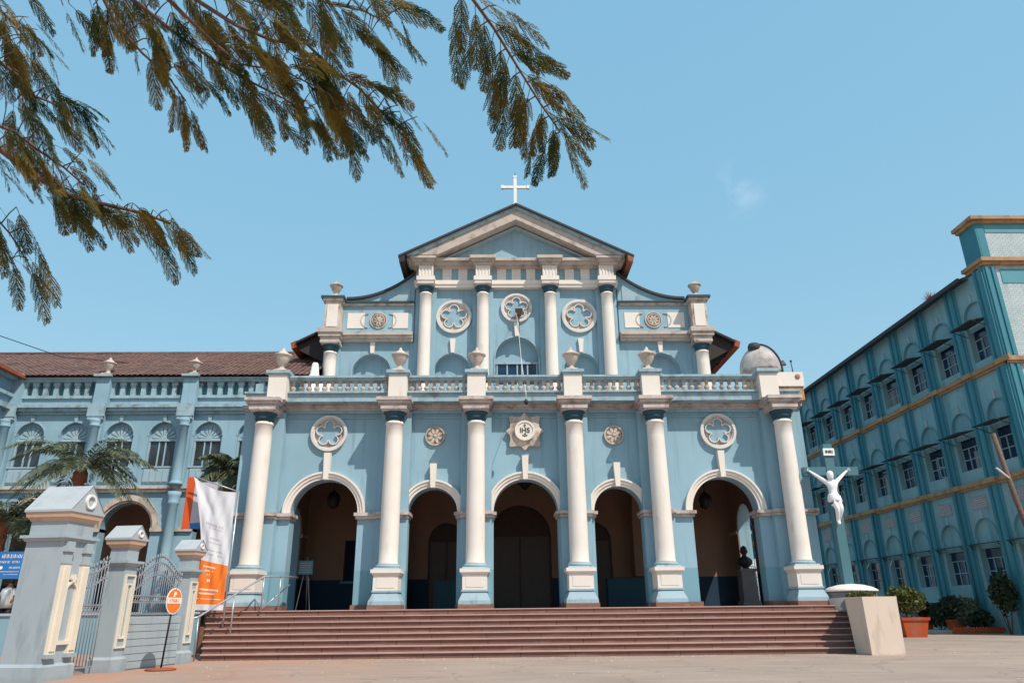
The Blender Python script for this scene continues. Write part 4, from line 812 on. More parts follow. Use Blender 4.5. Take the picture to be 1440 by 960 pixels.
# ------------------------------------------------------------------ gate pillars
PH = R(8)
def pillar(px, py, s, ph, H, panel, label):
    t = thing('gate_pillar', label, 'pillar', (px, py, 0), 'gate pillars', 0)
    ca, sa = math.cos(-ph), math.sin(-ph)
    def T(u, v, z): # u: to the right (away from left face), v: depth ; corner m at (u=s? ) -> local square centre
        return (px + u * ca - v * sa, py + u * sa + v * ca, z)
    h = s / 2
    def bx(name, mt, *a, parent=t):
        mb = MB(T); mb.box(*a); return mb.build(name, mt, parent)
    mb = MB(T); mb.frustum(0, 0, .32, H, h, h, h * .985, h * .985); bd = mb.build('shaft', 'gateblue_cheekshade', t)
    mb = MB(T); mb.frustum(0, 0, 0, .28, h + .06, h + .06, h + .06, h + .06); mb.frustum(0, 0, .28, .34, h + .06, h + .06, h + .01, h + .01); mb.build('base', 'gateblue_cheekshade', t)
    mb = MB(T); mb.frustum(0, 0, H - .03, H + .04, h + .02, h + .02, h + .07, h + .07); mb.frustum(0, 0, H + .04, H + .10, h + .10, h + .10, h + .10, h + .10); mb.build('abacus', 'gateblue_cheekshade', t)
    mb = MB(T); mb.frustum(0, 0, H + .10, H + .40, h - .02, h - .02, h - .02, h - .02); mb.build('neck', 'gateblue_cheekshade', t)
    z = H + .40
    mb = MB(T); mb.frustum(0, 0, z, z + .09, h - .01, h - .01, h + .05, h + .05); mb.frustum(0, 0, z + .09, z + .2, h + .07, h + .07, h + .09, h + .09); mb.build('moulding', 'gatebeige', t)
    z += .2; e = h + .11; rh = .58 * s / .92 + .06
    mb = MB(T); mb.box(-e, e, -e, e, z, z + .05)
    for v0, v1 in ((-e, 0), (e, 0)): mb.face([(-e, v0, z + .05), (e, v0, z + .05), (e, 0, z + rh), (-e, 0, z + rh)])
    for u in (-e + .02, e - .02): mb.face([(u, -e, z + .05), (u, e, z + .05), (u, 0, z + rh)])
    cp = mb.build('gabled_cap', 'gatelight', t)
    # ring ornament on the gable facing +u
    def TG(x, y, z_): return T(e - .02 - y, x, z_)
    mb = MB(TG); mb.ring(0, z + rh * .42, s * .13, s * .18, -.05, .0 + .02, n=24); mb.build('gable_ring', 'white', cp)
    def TR(x, y, z_): return T(h - y, x, z_)       # drawing plane on +u face: x along v, y depth inwards (negative = proud)
    if panel == 'arch':
        for x in (-h * .66, h * .66):
            mb = MB(TR); mb.box(x - h * .26, x + h * .26, -.07, .0 + .02, .52, H - .5)
            for q in (-.12, 0, .12): mb.box(x + q * h - .025, x + q * h + .02, -.095, -.06, .58, H - .56)
            p = mb.build('pilaster_strip', 'gatecream', bd)
            mb = MB(TR); mb.box(x - h * .30, x + h * .30, -.09, .02, H - .5, H - .44); mb.box(x - h * .22, x + h * .22, -.07, .02, H - .44, H - .25); mb.box(x - h * .30, x + h * .30, -.11, .02, H - .25, H - .17); mb.box(x - h * .24, x + h * .24, -.08, .02, H - .17, H - .03); mb.box(x - h * .34, x + h * .34, -.10, .02, .44, .52); mb.build('pilaster_capital', 'gateblue_cheekshade', bd)
        w = h * .30; zs = H - 1.05
        mb = MB(TR); mb.ring(0, zs, w, w + .045, -.05, .02, 0, PI, 18); mb.box(-w - .045, -w, -.05, .02, .78, zs); mb.box(w, w + .045, -.05, .02, .78, zs); mb.box(-w - .06, w + .06, -.08, .02, .70, .78); mb.box(-.04, .04, -.07, .02, zs + w + .03, zs + w + .2); mb.box(-.09, .09, -.06, .02, zs + w + .09, zs + w + .14); mb.build('niche_frame', 'gatecream', bd)
    else:
        z0, z1 = .42, H - .12
        for (a, mt) in ((.80, 'gatecream'), (.42, 'gatecream')):
            w = h * a; q = (1 - a) * .55; mb = MB(TR); t0 = .035
            mb.box(-w, -w + t0, -.04, .02, z0 + q, z1 - q); mb.box(w - t0, w, -.04, .02, z0 + q, z1 - q); mb.box(-w + t0, w - t0, -.04, .02, z0 + q, z0 + q + t0); mb.box(-w + t0, w - t0, -.04, .02, z1 - q - t0, z1 - q); mb.build('panel_frame', mt, bd)
    # side strip on the face towards the camera
    return t
pillar(-10.92, -9.08, .92, PH, 2.85, 'arch', 'tallest and nearest grey blue gate pillar with an arched niche')
pillar(-10.46, -6.98, .50, PH, 2.45, 'panel', 'middle gate pillar with a long cream panel, left of the low wall')
pillar(-9.93, -4.20, .44, PH, 2.38, 'panel', 'gate pillar with cream panel nearest the steps, behind the orange sign')
# low wall and iron panels
lwall = thing('boundary_wall', 'low pale grooved wall between the middle gate pillar and the steps', 'wall', (-10.1, -5.6, 0))
A_ = Vector((-10.26, -6.65, 0)); B_ = Vector((-9.85, -4.5, 0)); dd = (B_ - A_)
def TW(u, d, z): # u 0..1 along A->B
    n = Vector((dd.y, -dd.x, 0)).normalized(); p = A_ + dd * u - n * d; return (p.x, p.y, z)
mb = MB(TW); mb.box(0, 1, 0, .2, 0, 1.24); mb.build('wall_core', 'gatelight', lwall)
for k in range(7):
    mb = MB(TW); mb.box(0.0, 1, -.022, 0, .03 + k * .172, .185 + k * .172); mb.build('wall_course', 'gateblue_cheekshade', lwall)
def iron_panel(A, B, zb, zlo, label, name='iron_railing', bars=22, wave=.45, ztop=2.15):
    t = thing(name, label, 'railing', (A[0], A[1], 0), 'wrought iron panels by the gate pillars')
    A, B = Vector(A), Vector(B); P = lambda u, z: tuple(A + (B - A) * u + Vector((0, 0, z)))
    zt = lambda u: ztop + wave * math.sin(PI * min(1, max(0, u * 1.0))) ** 1.5
    mb = MB()
    for k in range(bars + 1): u = k / bars; mb.tube([P(u, zb), P(u, zt(u) + .12)], .011, 5)
    mb.build('bars', 'iron', t)
    mb = MB()
    for z in (zb + .03, zlo, zlo + .16): mb.bar(P(0, z), P(1, z), .03, .035)
    for dz in (0, -.3):
        for k in range(16): mb.bar(P(k / 16, zt(k / 16) + dz), P((k + 1) / 16, zt((k + 1) / 16) + dz), .03, .03)
    mb.build('rails', 'iron', t)
    mb = MB()
    L = (B - A).length
    for k in range(bars):
        u = (k + .5) / bars; c = Vector(P(u, zt(u) - .15)); d = (B - A).normalized()
        mb.tube([c + d * .06 * math.cos(a) + Vector((0, 0, .11 * math.sin(a))) for a in [2 * PI * i / 10 for i in range(11)]], .010, 4)
        c = Vector(P(u, zlo + .08)); mb.tube([c + d * .04 * math.cos(a) + Vector((0, 0, .06 * math.sin(a))) for a in [2 * PI * i / 8 for i in range(9)]], .009, 4)
    for k in range(bars + 1):
        u = k / bars; c = P(u, zt(u) + .12); mb.lathe(c, [(.012, 0), (.03, .04), (.004, .12)], 5)
    mb.build('scrollwork', 'iron', t)
    return t
iron_panel((-10.30, -6.62, 0), (-9.95, -4.55, 0), 1.27, 1.58, 'silver wrought iron panel with a waved top above the low wall')
iron_panel((-10.88, -8.5, 0), (-10.62, -7.35, 0), .12, 1.35, 'tall silver iron gate leaf between the tallest and the middle pillars', 'iron_gate', 12, -.25, 2.45)
# boundary gate post left of first pillar
gp = thing('gate_hinge_post', 'thin grey steel post with a white finial beside the tallest pillar', 'post', (-12.2, -8.0, 0))
mb = MB(); mb.box(-12.30, -12.20, -8.05, -7.95, 0, 2.62); mb.build('post_tube', 'gatelight', gp); mb = MB(); mb.box(-12.19, -12.12, -8.04, -7.97, .05, 2.55); mb.build('post_plate', 'black', gp)
mb = MB(); mb.lathe((-12.24, -8.0, 2.62), [(.09, 0), (.09, .04), (.05, .06), (.03, .2), (.055, .26), (.01, .36)], 10); mb.build('finial', 'white', gp)
# orange road sign
sg = thing('round_sign', 'orange round sign with a white band on a thin black pole by the low wall', 'sign', (-9.28, -6.6, 0))
def TS(x, y, z): a = R(78); return (-9.22 + x * math.cos(a) - y * math.sin(a), -6.6 + x * math.sin(a) + y * math.cos(a), z)
mb = MB(TS); mb.lathe((0, 0, 1.60), [(.315, 0), (.315, .012)], 32, False, 'y'); rim = mb.build('sign_rim', 'white', sg)
mb = MB(TS); mb.lathe((0, -.013, 1.60), [(.285, 0), (.285, .006)], 32, False, 'y'); mb.build('sign_face', 'orange', sg)
mb = MB(TS); mb.box(-.275, .275, -.025, -.0195, 1.54, 1.68); mb.box(-.05, .05, -.025, -.0195, 1.74, 1.82); mb.box(-.07, .0, -.025, -.0195, 1.70, 1.74); mb.build('sign_band', 'printwhite', sg)
mb = MB(TS); rnd = random.Random(4); x = -.2
scribble(mb, -.21, .19, 1.575, .07, 1, -.031); mb.build('sign_lettering', 'orange', sg)
mb = MB(); mb.tube([(-9.30, -6.6, .02), (-9.22, -6.58, 1.9)], .024, 8); mb.build('pole', 'black', sg)
mb = MB(); mb.lathe((-9.30, -6.6, 0), [(.36, .01), (.36, .03), (.30, .05), (.05, .06)], 24); mb.build('base_plate', 'redwood', sg)

# ------------------------------------------------------------------ banners
bn = thing('hanging_banner', 'creased white banner with orange lower half left of the portico', 'banner', (-10.3, -1.5, 0))
def bpt(u, v):        # v 0 top .. 1 bottom
    zl = 5.62 + (1.52 - 5.62) * v; zr = 5.10 + (1.49 - 5.10) * v
    xl = -11.28 + (.62 * min(1, v / .62) ** .8 if v < .62 else .62 - .10 * (v - .62) / .38); xr = -9.80 + .03 * v
    x = xl + (xr - xl) * u; z = zl + (zr - zl) * u
    y = -1.5 + .05 * math.sin(6 * u + 5.5 * v) * u * (1 - u) * 3 + .016 * math.sin(15 * u - 13 * v) + .10 * (u * (1 - u)) * math.sin(5 * v + 1) + .010 * math.sin(27 * u + 19 * v) + .10 * math.exp(-((v - .26 * (1 - abs(2 * u - .9))) / .05) ** 2) * u * (1 - u)
    z -= .16 * math.sin(PI * u) * (1 - v) ** 3
    return (x, y, z)
def sheet(v0, v1, name, mt, parent, off=0.0, u0=0, u1=1, nu=40, nv=40, f=bpt):
    mb = MB(); g = [[f(u0 + (u1 - u0) * i / nu, v0 + (v1 - v0) * j / nv) for i in range(nu + 1)] for j in range(nv + 1)]
    ids = [[mb.V((p[0], p[1] - off, p[2])) for p in r] for r in g]
    for j in range(nv):
        for i in range(nu): mb.f.append([ids[j][i], ids[j][i + 1], ids[j + 1][i + 1], ids[j + 1][i]]); mb.sm.append(True)
    return mb.build(name, mt, parent)
wc = sheet(0, .655, 'white_cloth', 'cloth', bn); oc = sheet(.655, .985, 'orange_cloth', 'orange', bn); sheet(.985, 1.03, 'hem', 'cloth', bn, nv=3)
rnd = random.Random(11)
def words(parent, rows, mt):
    for (v, h, ua, ub, f) in rows:
        u = ua
        while u < ub:
            w = rnd.uniform(.02, .045)
            if rnd.random() < f: sheet(v, v + h, 'print_mark', mt, parent, .006, u, u + w, 3, 2)
            u += w + .012
words(wc, [(.33, .022, .22, .75, .9), (.365, .012, .3, .7, .8), (.45, .014, .35, .62, .9), (.49, .008, .3, .7, .8), (.555, .008, .25, .75, .9), (.59, .008, .25, .75, .9)], 'printgrey')
words(oc, [(.69, .012, .15, .55, .95), (.72, .012, .22, .5, .9), (.75, .012, .3, .45, .9), (.79, .02, .34, .42, 1), (.865, .014, .15, .75, .95), (.895, .014, .15, .65, .95), (.94, .006, .1, .85, .9)], 'printwhite')
mb = MB(); mb.tube([(-9.74, -1.42, 0.1), (-9.74, -1.42, 5.15)], .028, 8); mb.tube([(-11.3, -1.42, 5.64), (-9.74, -1.42, 5.12)], .022, 6); mb.build('frame_pole', 'steel', bn)
b2 = thing('rear_banner', 'red edged photo banner partly hidden behind the white banner', 'banner', (-11.2, -1.1, 0))
mb = MB(); mb.hprism([(-11.62, -1.12), (-11.36, -1.12), (-11.36, -1.08), (-11.62, -1.08)], 3.95, 5.68); mb.build('red_edge', 'orangered', b2)
mb = MB(); mb.box(-11.355, -10.6, -1.12, -1.08, 4.15, 5.5); mb.build('photo_print', 'printgrey', b2)
mb = MB(); mb.box(-11.355, -10.6, -1.125, -1.085, 3.95, 4.14); mb.build('blue_print', 'boardblue', b2)
mb = MB(); mb.tube([(-10.62, -1.05, 0), (-10.62, -1.05, 5.5)], .03, 6); mb.tube([(-11.62, -1.04, 5.4), (-10.62, -1.04, 5.4)], .02, 6); mb.build('banner_pole', 'steel', b2)

# ------------------------------------------------------------------ right building
rb = thing('college_block', 'three storey teal building with ochre bands along the right side', 'building', (24, 30, 0))
XR = 24.0
def TB(u, d, z): return (XR + d, u, z)
Y0, Y1 = 7.0, 49.5
cent = [8.5 + 3.08 * k for k in range(13)]
FL = ((0, 7.1, 2.3, 4.62, .86), (7.1, 12.5, 8.0, 10.15, .86), (12.5, 17.6, 13.15, 15.35, .86))
for i, (z0, z1, sill, spring, hw) in enumerate(FL):
    mb = MB(TB); wall(mb, Y0 + .55, Y1, z0, z1, [(c, hw, sill, spring, True) for c in cent], 0, .4, 14); mb.build('storey_wall', 'teal', rb)
def band(z, h, p, name='band_moulding'):
    mb = MB(TB); mb.box(Y0 - .1, Y1, -p, 0, z, z + h * .35); mb.box(Y0 - .2, Y1, -p * 1.6, 0, z + h * .35, z + h)
    for c in [cent[0] - 1.54 + 3.08 * k for k in range(14)]: mb.box(c - .52, c + .52, -p * 2.3, -p * 1.601, z + h * .3, z + h * 1.02)
    mb.box(Y0 - .15, Y0, -p, 18, z, z + h * .35); mb.box(Y0 - .25, Y0, -p * 1.6, 18, z + h * .35, z + h)
    mb.build(name, 'ochre', rb)
band(6.98, .34, .14); band(12.38, .34, .14)
for k in range(14):
    c = cent[0] - 1.54 + 3.08 * k
    if c < Y0 + .4: c = Y0 + .35
    mb = MB(TB)
    for z0, z1 in ((0, 6.98), (7.33, 12.38), (12.73, 17.6)):
        mb.box(c - .42, c + .42, -.10, 0, z0, z1)
    pp = mb.build('pilaster', 'tealmid', rb)
    for q in (-.26, .26):
        mb = MB(TB)
        for z0, z1 in ((0, 6.98), (7.33, 12.38), (12.73, 17.6)): mb.box(c + q - .09, c + q + .09, -.20, -.101, z0, z1)
        mb.build('pilaster_rib', 'tealdark', pp)
rot = (0, 0, -PI / 2)
def rwin(z, h, aw, c):
    mb = MB(); mb.box(-.84, .84, .30, .34, 0, h); w = mb.build('window', 'glassblue', rb, loc=(XR, c, z), rot=rot)
    mb = MB(); hh = h * .66
    for x in (-.84, -.30, .25, .80): mb.box(x, x + .04, .25, .30, 0, hh)
    for q in (0, .48, .97): mb.box(-.80, .80, .255, .295, hh * q, hh * q + .04)
    mb.build('window_frame', 'trimblue', w)
    mb = MB(); mb.box(-.84, .84, .10, .15, h - .22, 3.3); mb.build('tympanum_panel', 'teal', w)
    mb = MB(); mb.ring(0, aw, .86, .92, -.035, .0, 0, PI, 16); mb.build('arch_trim', 'tealmid', w)
    mb = MB(); mb.prism([(-.05, aw + .88), (.05, aw + .88), (.07, aw + 1.3), (-.07, aw + 1.3)], -.06, 0); mb.build('window_keystone', 'gatelight', w)
    return w
w2 = rwin(13.15, 1.85, 2.20, cent[0]); w1 = rwin(8.0, 1.85, 2.15, cent[0]); w0_ = rwin(2.3, 1.95, 2.32, cent[0])
def aw(w, z, droop=.22, wid=.98, pr_=.85):
    mb = MB(); mb.face([(-wid, 0, z + droop), (wid, 0, z + droop), (wid, -pr_, z), (-wid, -pr_, z)]); mb.face([(-wid, 0, z + droop - .05), (wid, 0, z + droop - .05), (wid, -pr_, z - .05), (-wid, -pr_, z - .05)]); mb.face([(-wid, -pr_, z), (wid, -pr_, z), (wid, -pr_, z - .05), (-wid, -pr_, z - .05)])
    mb.face([(-wid, 0, z + droop), (-wid, -pr_, z), (-wid, -pr_, z - .05), (-wid, 0, z + droop - .05)]); mb.face([(wid, 0, z + droop), (wid, -pr_, z), (wid, -pr_, z - .05), (wid, 0, z + droop - .05)])
    for s in (-1, 1): mb.bar((s * wid * .95, -.02, z - .35), (s * wid * .95, -pr_ * .9, z - .03), .03, .03)
    mb.build('awning', 'awning', w)
aw(w2, 1.80, .14, .93, .95); aw(w1, 1.80, .14, .93, .95); aw(w0_, 1.97, .05, 1.2, .35)
for k, c in enumerate(cent[1:]):
    for w, z in ((w2, 13.15), (w1, 8.0), (w0_, 2.3)): copy_part(w, rb, (XR, c, z))
rv = random.Random(6)
for c in cent[1:10]:
    for z, h in ((13.15, 1.85), (8.0, 1.85), (2.3, 1.95)):
        if rv.random() < .35:
            sg = rv.choice((-1, 1)); a = rv.uniform(.5, 1.2); x0 = c + sg * .78
            mb = MB(); p0 = (XR + .24, x0); p1 = (XR + .24 - .5 * math.sin(a), x0 - sg * .5 * math.cos(a) * .6)
            for q0, q1 in ((0, .06), (h * .3, h * .3 + .05), (h * .58, h * .64)): mb.bar((p0[0], p0[1], z + q0 + .03), (p1[0], p1[1], z + q0 + .03), .03, .05)
            for p in (p0, p1): mb.bar((p[0], p[1], z + .02), (p[0], p[1], z + h * .62), .03, .04)
            mb.build('open_casement', 'trimblue', rb)
        elif rv.random() < .3:
            mb = MB(TB); x0 = c - .8 + rv.choice((0, .8)); mb.box(x0, x0 + .75, .285, .295, z + .02, z + h * rv.uniform(.5, .62)); mb.build('curtain', rv.choice(('gatebeige', 'gatelight', 'greystone')), rb)
for c in cent:
    mb = MB(TB); mb.box(c - .62, c + .62, -.03, 0, 5.98, 6.62); mb.build('lattice_panel', 'lattice', rb)
# end wall facing the camera, taller with parapet
mb = MB(); mb.box(XR + .012, 46, Y0, Y0 + .5, 0, 17.7); mb.build('end_wall', 'tealbrick', rb)
mb = MB(TB); mb.box(Y0 + .001, Y0 + .55, -.001, .011, 0, 17.6); mb.box(Y0 - .08, Y0, -.08, .55, 0, 17.6); mb.box(Y0 - .14, Y0 - .08, -.02, .14, 0, 17.55); mb.box(Y0 - .14, Y0 - .08, .30, .46, 0, 17.55); mb.build('corner_pilaster', 'tealdark', rb)
mb = MB(); mb.box(XR + .1, 46, Y0 + .0, Y0 + 1.2, 18.05, 20.1); mb.build('end_parapet', 'tealbrick', rb)
mb = MB(); mb.box(XR + .03, XR + .099, Y0 - .04, Y0 + 1.25, 18.05, 20.1); mb.box(XR + .1, XR + .5, Y0 - .05, Y0 - .001, 18.05, 20.1); mb.build('parapet_corner', 'tealdark', rb)
mb = MB(); mb.box(XR + .55, 46, Y0 - .03, Y0, 19.6, 20.08); mb.box(XR + .8, 46, Y0 - .03, Y0, 16.7, 17.5); mb.build('painted_band', 'tealmid', rb)
mb = MB()
for z in (17.68, 20.1):
    mb.box(XR - .12, 46, Y0 - .18, Y0 + 1.3, z, z + .16); mb.box(XR - .24, 46, Y0 - .32, Y0 + 1.4, z + .16, z + .36)
mb.build('end_cornice', 'ochre', rb)
mb = MB(); mb.ring(27.6, 15.3, .78, .9, Y0 - .06, Y0, 0, PI, 20); mb.lathe((27.6, Y0, 15.3), [(.78, 0), (.78, .02)], 24, False, 'y'); mb.build('end_arch', 'tealmid', rb)
mb = MB(); mb.face([(XR - .55, Y0 + 1.3, 17.52), (XR - .55, Y1, 17.52), (XR + 8, Y1, 21.0), (XR + 8, Y0 + 1.3, 21.0)]); mb.face([(XR - .55, Y0 + 1.3, 17.42), (XR - .55, Y1, 17.42), (XR + .4, Y1, 17.62), (XR + .4, Y0 + 1.3, 17.62)]); mb.box(XR - .62, XR - .5, Y0 + 1.3, Y1, 17.36, 17.58); rr_ = mb.build('block_roof', 'tiledark', rb)
mb = MB(TB); mb.box(Y1 - .5, Y1, .4, 14, 0, 17.5); mb.build('far_wall', 'teal', rb)
for k in (1, 4): mb = MB(); mb.tube([(XR - .27, cent[k] + 1.54, .2), (XR - .27, cent[k] + 1.54, 17.3)], .06, 8); mb.build('drain_pipe', 'tealdark', rb)

rnd = random.Random(5)
def tuft(mb, c, r, n, rn, w=.03):
    for i in range(n):
        a = rn.uniform(0, 2 * PI); e = rn.uniform(.3, 1.4); L = r * rn.uniform(.6, 1.1)
        d = Vector((math.cos(a) * math.cos(e), math.sin(a) * math.cos(e), math.sin(e))); s = d.cross(Vector((0, 0, 1))).normalized() * w
        p = Vector(c); mb.face([p - s, p + s, p + d * L])
mb = MB(); tuft(mb, (XR - .3, 11.3, 17.5), .75, 160, rnd, .02); tuft(mb, (XR - .2, 12.0, 17.5), .4, 70, rnd, .02)
tag(mb.build('rooftop_weed', 'weed'), 'dry reddish weed sprouting from the roof edge of the teal building', 'weed')

# ------------------------------------------------------------------ crucifix
cf = thing('crucifix_monument', 'tall teal cross with plinth standing right of the portico', 'cross', (10.9, -.5, 0))
cxx = 10.95
mb = MB(); mb.box(cxx - .16, cxx + .16, -.42, -.12, 1.75, 6.85); mb.box(cxx - .98, cxx + .98, -.40, -.14, 5.72, 6.02); mb.build('cross_beams', 'crossteal', cf)
mb = MB(); mb.box(cxx - .2, cxx + .2, -.47, -.43, 6.42, 6.68); ttl = mb.build('title_plate', 'white', cf)
text_mesh('title_lettering', 'INRI', .15, (cxx - 10.9, -.475 + .5, 6.55), ttl, 'bust')
mb = MB(); mb.lathe((11.0, -.3, 0), [(.95, 0), (.95, 1.55), (.80, 1.60), (.80, 1.70), (.78, 1.78)], 32); mb.build('round_plinth', 'greystone', cf)
mb = MB(); mb.lathe((11.0, -.3, 1.78), [(.86, 0), (.86, .05), (.7, .14), (.4, .22), (.1, .25)], 32); mb.build('plinth_dome', 'cream', cf)
ch = thing('christ_statue', 'white statue of a crucified man with arms raised, fixed on the teal cross', 'statue', (cxx - .13, -.5, 3.98))
V = [(0, -.04, .98), (.0, -.07, 1.14), (.0, -.08, 1.32), (0, -.07, 1.46), (0, -.10, 1.56), (-.03, -.15, 1.67), (-.05, -.17, 1.78),
     (.17, -.04, 1.47), (.40, .02, 1.66), (.62, .06, 1.84), (.70, .06, 1.90),
     (-.17, -.04, 1.47), (-.40, .02, 1.66), (-.62, .06, 1.84), (-.70, .06, 1.90),
     (.09, -.07, .90), (.15, -.20, .52), (.06, -.02, .14), (.05, -.10, .0), (-.08, -.07, .90), (.0, -.22, .52), (.02, -.05, .12), (.03, -.12, .0)]
Eg = [(0, 1), (1, 2), (2, 3), (3, 4), (4, 5), (5, 6), (3, 7), (7, 8), (8, 9), (9, 10), (3, 11), (11, 12), (12, 13), (13, 14), (0, 15), (15, 16), (16, 17), (17, 18), (0, 19), (19, 20), (20, 21), (21, 22)]
Rd = [(.16, .12), (.14, .11), (.19, .13), (.16, .11), .06, .10, .08, .085, .065, .045, .035, .085, .065, .045, .035, .12, .09, .055, .04, .12, .09, .055, .04]
body('body', V, Eg, Rd, 'statue', ch)
L0 = ORG[ch.name]
mb = MB(); c0 = L0
mb.lathe((c0.x, c0.y - .05, c0.z + .78), [(.20, 0), (.215, .06), (.205, .14), (.19, .22), (.17, .27)], 16); mb.tube([c0 + Vector((.16, -.12, .98)), c0 + Vector((.2, -.16, .8)), c0 + Vector((.19, -.12, .62))], .05, 8, .02); mb.build('loincloth', 'statue', ch)
mb = MB(); mb.lathe((c0.x - .04, c0.y - .13, c0.z + 1.64), [(.06, -.12), (.10, -.04), (.115, .06), (.115, .13), (.085, .19), (.02, .22)], 14); mb.build('hair', 'statue', ch)
mb = MB()
for s in (-1, 1):
    hp = c0 + Vector((s * .70, .06, 1.90))
    for i in range(4): d = Vector((s * (.045 + .012 * i), -.03, .075 - .028 * i)); mb.tube([hp, hp + d * .8, hp + d * 1.1 + Vector((0, -.03, 0))], .013, 5, .008)
    mb.tube([hp, hp + Vector((s * .01, -.05, .07))], .014, 5, .009)
mb.build('fingers', 'statue', ch)

# plants in the pier's bed
def leafcloud(mb, c, rad, n, size, rn, hollow=.55):
    for i in range(n):
        while True:
            v = Vector((rn.uniform(-1, 1), rn.uniform(-1, 1), rn.uniform(-1, 1)))
            if hollow * rn.random() < v.length < 1: break
        k = .82 + .35 * noise.noise(v * 2.3 + Vector(c)); p = Vector((c[0] + v.x * rad[0] * k, c[1] + v.y * rad[1] * k, c[2] + v.z * rad[2] * k))
        a = Vector((rn.gauss(0, 1), rn.gauss(0, 1), rn.gauss(0, .6))).normalized(); b = a.orthogonal().normalized(); b = (Matrix.Rotation(rn.uniform(0, 6.28), 3, a) @ b)
        L = size * rn.uniform(.7, 1.3); W = L * .28
        mb.face([p - b * L / 2, p + a.cross(b) * W, p + b * L / 2 + a * L * .12, p - a.cross(b) * W])
def shrub(name, label, x, y, z, rad, n, size, lm, pot=None, group=None, cat='potted plant', seed=1, trunkh=.3):
    rn = random.Random(seed); t = thing(name, label, cat, (x, y, z), group)
    z0 = z
    if pot:
        w, h = pot; mb = MB(); mb.frustum(x, y, z, z + h * .86, w * .38, w * .38, w * .48, w * .48); mb.frustum(x, y, z + h * .86, z + h, w * .52, w * .52, w * .54, w * .54); mb.frustum(x, y, z + h, z + h + .004, w * .46, w * .46, w * .46, w * .46); mb.build('pot', 'pot', t); z0 = z + h
    mb = MB()
    for k in range(5): a = k * 1.3; mb.tube([(x + .03 * math.cos(a), y + .03 * math.sin(a), z0 - .05), (x + rad[0] * .3 * math.cos(a), y + rad[1] * .3 * math.sin(a), z0 + trunkh), (x + rad[0] * .55 * math.cos(a), y + rad[1] * .5 * math.sin(a), z0 + trunkh + rad[2])], .03, 5, .01)
    mb.build('stems', 'bark', t)
    mb = MB(); leafcloud(mb, (x, y, z0 + trunkh + rad[2] * .85), rad, n, size, rn); mb.build('foliage', lm, t, norm=False)
    return t
shrub('potted_shrub', 'leafy yellow green shrub in a square terracotta pot right of the cream pier', 17.45, 8.4, 0, (.95, .9, .72), 1500, .20, 'leaf', (1.2, .82), seed=2, trunkh=.12)
mb = MB(); rn = random.Random(9)
for k in range(5): leafcloud(mb, (10.55 + k * .14, -1.2 - k * .1, 1.66), (.22, .2, .12), 60, .11, rn)
tag(mb.build('small_creeper', 'leaf', norm=False), 'low green creeper growing on the bed in front of the round plinth', 'plant')
specs = [(21.9, 15.2, .55, 1.3, 'leafdark', 'dark round potted plant right behind the terracotta pot'), (22.3, 14.3, .8, 1.5, 'leafdark', 'second dark bush along the teal wall, wide and low'), (22.6, 13.5, .75, 1.35, 'leafdark', 'third dark bush along the teal wall, in the middle of the bed'), (23.0, 12.9, .9, 1.9, 'palmleaf', 'tall olive bush in front of the teal wall'), (23.5, 12.4, .8, 1.2, 'leafdark', 'low dark bush beside the tall olive bush'), (24.6, 11.2, .8, 2.6, 'leafdark', 'nearest dark shrub at the right edge of the photo')]
for i, (x, y, r, h, lm, lb) in enumerate(specs):
    x = min(x, 23.2); shrub('garden_shrub', lb, x, y if i < 5 else 10.2, 0.0 if y < 12.6 or i == 5 else .12, (r * .8, r, h * .45), 800, .24, lm, (.7, .5) if i in (0, 2) else None, 'shrubs in the bed by the teal wall', 'shrub', 30 + i, .15 if i != 5 else .9)
mb = MB()
for k in range(16):
    x = 21.3 + k * .16; mb.bar((x, 11.7, .02), (x + .18, 11.72, .26), .08, .16)
tag(mb.build('brick_edging', 'pot'), 'slanted brick edging in front of the shrubs by the teal wall', 'edging')
# leaning pole at right
lp = thing('leaning_pole', 'leaning weathered wooden pole with a small lamp arm before the teal building', 'pole', (19.6, 2, 0))
mb = MB(); mb.tube([(20.0, 2, 0), (19.5, 2, 2.6), (19.12, 2, 5.2), (18.86, 2, 7.75)], .12, 10, .085); mb.build('pole_shaft', 'bark', lp)
mb = MB(); mb.tube([(19.05, 1.95, 5.95), (18.75, 1.8, 6.12), (18.45, 1.7, 6.32)], .035, 6); mb.build('lamp_arm', 'white', lp)

# ------------------------------------------------------------------ palms
def frond(mb, p0, az, L, lift, rn, droop=1.0, lw=.075, ll=.62):
    d = Vector((math.cos(az), math.sin(az), 0)); pts = []
    N = 16
    for i in range(N + 1):
        t = i / N; r = L * (t * .92); z = lift * L * t - droop * L * t * t * .85; pts.append(Vector(p0) + d * r + Vector((0, 0, z)))
    mb.tube(pts, .022, 4, .006)
    side = Vector((-d.y, d.x, 0))
    for i in range(1, N):
        for h in (0, .33, .66):
            t = (i + h) / N; a = pts[i].lerp(pts[i + 1], h); l_ = ll * math.sin(PI * min(1, t * .9 + .12)) ** .7 * rn.uniform(.8, 1.1); fw = (pts[i + 1] - pts[i]).normalized()
            for s in (-1, 1):
                dr = (side * s * .75 + fw * .65 + Vector((0, 0, -.15 + rn.uniform(-.15, .3)))).normalized(); w = fw * lw * .5
                mid = a + dr * l_ * .55; tip = a + dr * l_ + Vector((0, 0, -.28 * l_)); mb.face([a - w * .4, mid - w, tip, mid + w])
